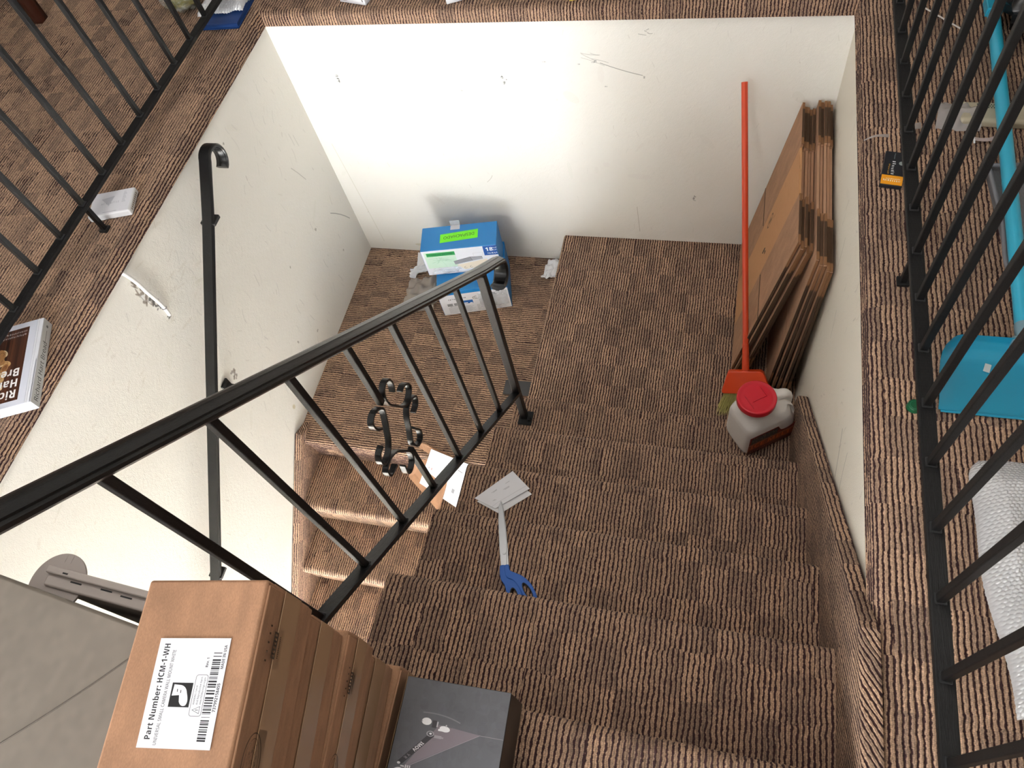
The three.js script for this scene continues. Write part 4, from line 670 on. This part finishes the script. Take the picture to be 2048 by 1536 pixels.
function bubbleSheet(nu, nv, base, bubble, r) { // base(s,t) -> [x,y,z] in metres, bubbles of radius r as real relief
  return grid(nu, nv, (s, t) => { const [p, U, W] = base(s, t), row = Math.round(W / (r * 1.75)), u = (U + 0.0012 * perlin.noise(U * 60, W * 60, 4)) / (r * 2.05) + (row % 2) * 0.5 + 0.2 * Math.sin(row * 12.9), du = (u - Math.round(u)) * r * 2.05, dw = W - row * r * 1.75, q = Math.hypot(du, dw) / r; p[1] += q < 1 ? bubble * Math.sqrt(1 - q * q) : 0; return p; });
}
{
  const t = thing('blue_folder', 'flat dark blue folder lying by the left railing', 'folder', [-0.118, FY + 0.001, -0.04], 3 * D2R);
  mesh('cover', merge([rbx(0.155, 0.004, 0.28, 0.0015, 0, 0.018, 0), rbx(0.155, 0.004, 0.28, 0.0015, 0, 0.002, 0), rbx(0.004, 0.02, 0.28, 0.0015, -0.0755, 0.01, 0)]), M({ color: C(0.006, 0.045, 0.2), roughness: 0.4 }), t);
  mesh('edge', bx(0.148, 0.012, 0.27, 0, 0.01, 0), M({ color: C(0.01, 0.06, 0.24), roughness: 0.6 }), t);
  const b = tag(mesh('bubble_wrap', bubbleSheet(90, 130, (s, q) => { const U = s * 0.17, W = q * 0.26, e = Math.min(1, 6 * Math.min(s, 1 - s, q, 1 - q)); return [[-0.195 + U - 0.01 * q, FY + 0.024 + 0.03 * Math.sqrt(Math.max(0, e)) + 0.012 * perlin.noise(s * 4, q * 4, 3), -0.2 + W * 1.0 - U * 0.18], U, W]; }, 0.0035, 0.0048), bubbleM), 'grey bubble wrap heaped on the blue folder', 'bubble wrap');
}
{
  const t = thing('produce_bag', 'clear bag with yellow-green contents behind the left railing', 'bag', [-0.325, FY + 0.001, -0.05]);
  const lump = (rx, ry, rz, amp, k, sd, det = 24) => { const g = new THREE.SphereGeometry(1, det * 2, det), p = g.attributes.position; for (let i = 0; i < p.count; i++) { const x = p.getX(i), y = p.getY(i), z = p.getZ(i), n = 1 + amp * (perlin.noise(x * k + sd, y * k, z * k) + 0.5 * perlin.noise(x * k * 2.3, y * k * 2.3 + sd, z * k * 2.3)); p.setXYZ(i, x * rx * n, Math.max(-0.92 * ry, y * ry * n), z * rz * n); } g.computeVertexNormals(); return g; };
  lumpShape = lump;
  mesh('contents', lump(0.06, 0.04, 0.06, 0.25, 3, 2).translate(0.01, 0.04, 0), M({ map: (() => { const a = tileNoise(128, 6), b = tileNoise(128, 20); return dataTex(128, 128, (x, y) => { const v = a(x, y) * 0.6 + b(x, y) * 0.4; return [90 + 110 * v, 96 + 80 * v, 30 + 40 * v]; }, true); })(), roughness: 0.6 }), t);
  mesh('plastic', lump(0.085, 0.05, 0.075, 0.25, 4, 5).translate(0.01, 0.048, 0), P({ color: C(0.9, 0.92, 0.9), roughness: 0.1, transmission: 0.85, thickness: 0, side: THREE.DoubleSide }), t);
}
{ // wooden table whose leg shows in the far left corner
  const t = thing('wooden_table', 'dark brown wooden table with its leg in the far left corner', 'table', [-1.45, FY, 0.78]);
  const wood = M({ color: C(0.05, 0.013, 0.006), roughness: 0.35 });
  mesh('tabletop', rbx(1.2, 0.035, 1.7, 0.006, 0, 0.74, 0.0), wood, t);
  for (const [x, z] of [[0.51, 0.76], [-0.5, 0.76], [0.51, -0.76], [-0.5, -0.76]]) mesh('leg', new THREE.CylinderGeometry(0.038, 0.03, 0.722, 4).rotateY(Math.PI / 4).translate(x, 0.361, z), wood, t);
  mesh('stretcher', rbx(0.96, 0.03, 0.02, 0.004, 0, 0.22, -0.76), wood, t);
}

// ------------------------------------------------------------------ things on the far floor edge
{
  const t = thing('white_carton', 'white carton with dark corner mark on the far left floor edge', 'box', [0.375, FY + 0.001, -0.085], -14 * D2R);
  mesh('body', rbx(0.11, 0.03, 0.11, 0.002, 0, 0.015, 0), M({ color: C(0.72, 0.73, 0.76), roughness: 0.5 }), t);
  mesh('print', quadSlab([[-0.05, 0.006, 0.0554], [-0.015, 0.006, 0.0554], [-0.015, 0.018, 0.0554], [-0.05, 0.018, 0.0554]], 0.0003), printMat(128, 48, (g) => { g.fillStyle = 'rgb(220,220,226)'; g.fillRect(0, 0, 128, 48); scrawl(g, 6, 26, 112, 24, 'rgb(60,60,66)'); }), t);
  mesh('mark', bx(0.003, 0.008, 0.0006, 0.045, 0.016, 0.0554), darkPlastic, t);
  const u = thing('white_carton', 'plain white carton on the middle of the far floor edge', 'box', [0.765, FY + 0.001, -0.09], 23 * D2R);
  mesh('body', rbx(0.16, 0.03, 0.1, 0.002, 0, 0.015, 0), M({ color: C(0.72, 0.73, 0.76), roughness: 0.5 }), u); mesh('lid', rbx(0.162, 0.008, 0.102, 0.002, 0, 0.029, 0), M({ color: C(0.74, 0.75, 0.78), roughness: 0.5 }), u);
  const k = thing('black_case', 'black rounded case at the far left floor corner', 'case', [0.155, FY + 0.001, -0.1], 0.1);
  mesh('shell', rbx(0.1, 0.025, 0.07, 0.01, 0, 0.0125, 0, 4), darkPlastic, k); mesh('seam', rbx(0.101, 0.0012, 0.071, 0.0004, 0, 0.013, 0), M({ color: C(0.06, 0.06, 0.065), roughness: 0.3 }), k);
  const y = thing('yellow_card', 'small yellow card on the far floor edge', 'card', [1.14, FY + 0.001, -0.038], 0.2);
  mesh('sheet', rbx(0.034, 0.004, 0.04, 0.001, 0, 0.002, 0), M({ color: C(0.72, 0.6, 0.08), roughness: 0.5 }), y);
}

// ------------------------------------------------------------------ things on the right floor
{ // long handled dustpan
  const t = thing('dustpan', 'turquoise long-handled dustpan lying beyond the right railing', 'dustpan', [2.29, FY, 1.28]);
  const W = 0.36, sect = [[0.092, 0.003], [0.06, 0.004], [0.0, 0.006], [-0.03, 0.008], [-0.05, 0.018], [-0.06, 0.034], [-0.063, 0.052]];
  const pan = (o) => grid(40, 24, (s, q) => { const f = q * (sect.length - 1), k = Math.min(sect.length - 2, Math.floor(f)), r = f - k, z = sect[k][0] + (sect[k + 1][0] - sect[k][0]) * r, y = sect[k][1] + (sect[k + 1][1] - sect[k][1]) * r; const x = (s - 0.5) * W, e = Math.max(0, Math.abs(x) - W / 2 + 0.06) / 0.06, bend = e * e * 0.035 * (0.2 + q); return [x * (1 - 0.06 * q) + W / 2 - 0.18 + 0.005, y + bend * (1 - q * 0.6) + o, z + e * e * e * 0.03 * q]; });
  const cy = P({ color: C(0.012, 0.27, 0.43), roughness: 0.3, clearcoat: 0.4, clearcoatRoughness: 0.2, side: THREE.DoubleSide });
  mesh('pan', pan(0.003), cy, t); mesh('pan_shell', pan(0), cy, t);
  mesh('lip', rbx(W - 0.01, 0.005, 0.006, 0.002, 0.005, 0.006, 0.092), cy, t);
  mesh('socket', merge([cylBetween([-0.018, 0.045, -0.06], [-0.018, 0.045, -0.105], 0.018, 0.016), rbx(0.05, 0.035, 0.02, 0.004, -0.018, 0.035, -0.062)]), M({ color: C(0.18, 0.3, 0.36), roughness: 0.4 }), t);
  const hd = mesh('handle', cylBetween([-0.018, 0.045, -0.095], [0.022, 0.045, -1.15], 0.0155, 0.0155, 24), cyan, t);
  const hs = new THREE.Shape(); hs.moveTo(-0.0165, 0); hs.lineTo(0.0165, 0); hs.lineTo(0.0165, 0.05); hs.lineTo(0.01, 0.062); hs.lineTo(-0.01, 0.062); hs.lineTo(-0.0165, 0.05); hs.lineTo(-0.0165, 0); const ho = new THREE.Path(); ho.absellipse(0, 0.042, 0.006, 0.01, 0, Math.PI * 2, true); hs.holes.push(ho);
  mesh('hanging_end', new THREE.ExtrudeGeometry(hs, { depth: 0.02, bevelEnabled: true, bevelSize: 0.003, bevelThickness: 0.003, bevelSegments: 2 }).rotateX(-Math.PI / 2).translate(0.022, 0.036, -1.13), cyan, hd);
  const dust = M({ color: C(0.5, 0.55, 0.55), roughness: 0.9 });
  mesh('residue', merge([rbx(0.03, 0.001, 0.006, 0.0004, 0.06, 0.0125, 0.02), rbx(0.012, 0.001, 0.02, 0.0004, -0.08, 0.0125, 0.01)]).rotateY(-0.3), dust, t);
}
{ // black and yellow packet
  const t = thing('accessory_packet', 'small black and yellow packet lying against the right railing', 'packet', [2.056, FY + 0.001, 0.708], -9 * D2R);
  mesh('body', rbx(0.05, 0.012, 0.115, 0.002, 0, 0.006, 0), M({ color: C(0.012, 0.014, 0.02), roughness: 0.35 }), t);
  const pm = printMat(160, 360, (g, w, h) => { g.fillStyle = 'rgb(18,20,28)'; g.fillRect(0, 0, w, h); g.fillStyle = 'rgb(240,160,20)'; g.fillRect(0, 262, w, 98); g.save(); g.translate(70, 168); g.rotate(-Math.PI / 2); scrawl(g, -80, 0, 150, 26, '#eee'); scrawl(g, -80, -28, 110, 12, 'rgb(230,170,60)'); scrawl(g, 90, 0, 60, 8, '#9aa'); g.restore(); g.fillStyle = 'rgb(150,160,158)'; g.beginPath(); g.arc(132, 120, 22, 0, 7); g.fill(); g.save(); g.translate(80, 318); g.rotate(Math.PI); scrawl(g, -62, 0, 124, 18, '#fff'); scrawl(g, -58, 20, 100, 12, '#fff'); g.restore(); });
  mesh('front_print', quadSlab([[-0.024, 0.0126, 0.056], [0.024, 0.0126, 0.056], [0.024, 0.0126, -0.056], [-0.024, 0.0126, -0.056]], 0.0004), pm, t);
}
{ // beige metal device in clear wrap
  const t = thing('metal_device', 'beige metal strip device with perforated vent under the dustpan handle', 'device', [2.39, FY, 0.52], -3 * D2R);
  const bm = M({ color: C(0.5, 0.45, 0.33), roughness: 0.4, metalness: 0.2 });
  mesh('body', rbx(0.4, 0.026, 0.07, 0.01, 0.02, 0.013, 0, 4), bm, t); mesh('side_tab', rbx(0.09, 0.014, 0.03, 0.004, 0.05, 0.008, 0.045), bm, t);
  const holes = []; for (let i = 0; i < 13; i++) for (let j = 0; j < 3; j++) holes.push(new THREE.CylinderGeometry(0.0017, 0.0017, 0.0008, 8).translate(-0.14 + i * 0.0062 + (j % 2) * 0.003, 0.0262, -0.022 + j * 0.0055));
  mesh('vent', merge(holes), M({ color: C(0.02, 0.05, 0.04), roughness: 0.7 }), t);
  mesh('clear_wrap', grid(24, 16, (s, q) => [-0.23 + s * 0.1, 0.004 + 0.026 * Math.sin(q * Math.PI) + 0.006 * perlin.noise(s * 5, q * 5, 4), -0.05 + q * 0.1 + 0.012 * perlin.noise(q * 4, s * 4, 8)]), P({ color: C(0.75, 0.72, 0.72), roughness: 0.15, transmission: 0.6, thickness: 0, side: THREE.DoubleSide }), t);
  tag(mesh('tape_strip', grid(24, 2, (s, q) => [1.992 + s * 0.135, FY + 0.003 + 0.006 * Math.sin(s * 9), 0.602 - s * 0.055 + (q - 0.5) * (0.004 + 0.02 * s)]), P({ color: C(0.8, 0.76, 0.74), roughness: 0.15, transmission: 0.6, thickness: 0, side: THREE.DoubleSide })), 'thin clear tape strip across the right floor edge', 'tape');
  tag(mesh('plastic_band', sweep(smooth([[0.575, 0.055], [0.6, 0.062], [0.612, 0.06]], 8), rect(0.004, 0.001), 2.24).translate(0, 0, 0), paper), 'tiny white plastic sliver below the metal device', 'band');
  tag(mesh('plastic_loop', grid(20, 2, (q, r) => { const a = Math.PI * (0.12 + 0.76 * q), R = 0.026 + 0.012 * r; return [2.262 - Math.cos(a) * R * 1.25, FY + 0.004 + 0.004 * Math.sin(a), 0.565 + Math.sin(a) * R]; }), M({ color: C(0.5, 0.4, 0.38), roughness: 0.45, side: THREE.DoubleSide })), 'pale curved plastic loop under the dustpan handle', 'loop');
}
tag(mesh('white_stick', cylBetween([2.15, FY + 0.006, 0.055], [2.26, FY + 0.006, 0.18], 0.0022, 0.0022, 8), M({ color: C(0.7, 0.66, 0.62), roughness: 0.5 })), 'thin white stick on the carpet behind the right railing', 'stick');
{
  const t = thing('bottle_cap', 'small green bottle cap beside the right railing', 'cap', [2.073, FY + 0.001, 1.368]);
  mesh('shell', new THREE.LatheGeometry([[0, 0.011], [0.0115, 0.011], [0.0135, 0.0095], [0.0142, 0.001], [0.0145, 0]].map(([a, b]) => new THREE.Vector2(a, b)), 32), M({ color: C(0.003, 0.09, 0.035), roughness: 0.4 }), t);
  mesh('rim', new THREE.TorusGeometry(0.0095, 0.0007, 6, 28).rotateX(Math.PI / 2).translate(0, 0.011, 0), M({ color: C(0.01, 0.16, 0.07), roughness: 0.4 }), t);
}
{ // black bin bag
  const t = thing('black_bag', 'crumpled black plastic bag in the far right corner', 'bag', [2.5, FY + 0.001, 0.08]);
  mesh('body', lumpShape(0.2, 0.16, 0.23, 0.32, 3.2, 11, 40).translate(0, 0.148, 0), P({ color: C(0.006, 0.006, 0.007), roughness: 0.35, clearcoat: 0.4, clearcoatRoughness: 0.3 }), t);
  mesh('knot', lumpShape(0.03, 0.04, 0.03, 0.4, 4, 3, 14).translate(0.01, 0.31, 0.0), P({ color: C(0.006, 0.006, 0.007), roughness: 0.4 }), t);
}
{ // grey mesh tray
  const t = thing('mesh_tray', 'grey wire mesh tray beneath the dustpan handle', 'tray', [2.42, FY + 0.001, 0.86], 4 * D2R);
  const mt = dataTex(64, 64, (x, y) => { const k = (x % 8 < 3 || y % 8 < 3) ? 150 : 60; return [k, k, k + 4]; }, true); mt.repeat.set(14, 16);
  const mm = M({ map: mt, roughness: 0.5, metalness: 0.3 });
  mesh('floor_mesh', bx(0.3, 0.003, 0.34, 0, 0.006, 0), mm, t);
  for (const s of [-1, 1]) { mesh('side_mesh', bx(0.003, 0.02, 0.34, s * 0.15, 0.012, 0), mm, t); mesh('end_mesh', bx(0.3, 0.02, 0.003, 0, 0.012, s * 0.17), mm, t); }
  mesh('rim', tube([[-0.15, 0.022, -0.17], [-0.15, 0.022, 0], [-0.15, 0.022, 0.17], [0, 0.022, 0.17], [0.15, 0.022, 0.17], [0.15, 0.022, 0], [0.15, 0.022, -0.17], [0, 0.022, -0.17], [-0.15, 0.022, -0.17]], 0.005, 120, 8), M({ color: C(0.2, 0.2, 0.22), roughness: 0.4 }), t);
}
{ // bubble wrap on the right floor
  const bw = bubbleSheet(300, 400, (s, q) => {
    const W = q * 0.46, U = s * 0.34, z = 1.475 + W, lx = 2.145 + 0.05 * Math.pow(q, 0.9) + 0.035 * Math.exp(-q * 22) + 0.006 * Math.sin(q * 9), e = Math.min(1, s * 9), f = Math.min(1, q * 7, (1 - q) * 7);
    return [[lx + U, FY + 0.004 + 0.055 * Math.sqrt(e) * Math.sqrt(f) + 0.014 * perlin.noise(s * 3, q * 5, 1) * e * f, z + 0.07 * s * (1 - q) - 0.02 * Math.sin(s * 5)], U, W];
  }, 0.0026, 0.0038);
  tag(mesh('bubble_wrap', bw, bubbleM), 'large white bubble wrap bundle on the right floor', 'bubble wrap');
}

{ // low cabinets behind the viewer that shade the left floor from the window
  const t = thing('filing_cabinet', 'grey filing cabinet row standing before the upstairs window', 'cabinet', [-1.45, FY, 2.95]);
  const gm = M({ color: C(0.3, 0.3, 0.31), roughness: 0.5 });
  mesh('body', rbx(2.1, 1.5, 0.45, 0.008, 0, 0.75, 0), gm, t);
  for (let i = 0; i < 4; i++) for (let j = 0; j < 3; j++) { const d = mesh('drawer', rbx(0.5, 0.46, 0.02, 0.005, -0.78 + i * 0.52, 0.27 + j * 0.48, -0.232), gm, t); mesh('handle', rbx(0.12, 0.015, 0.02, 0.004, -0.78 + i * 0.52, 0.4 + j * 0.48, -0.25), steel, d); }
}
renderer.render(scene, camera);
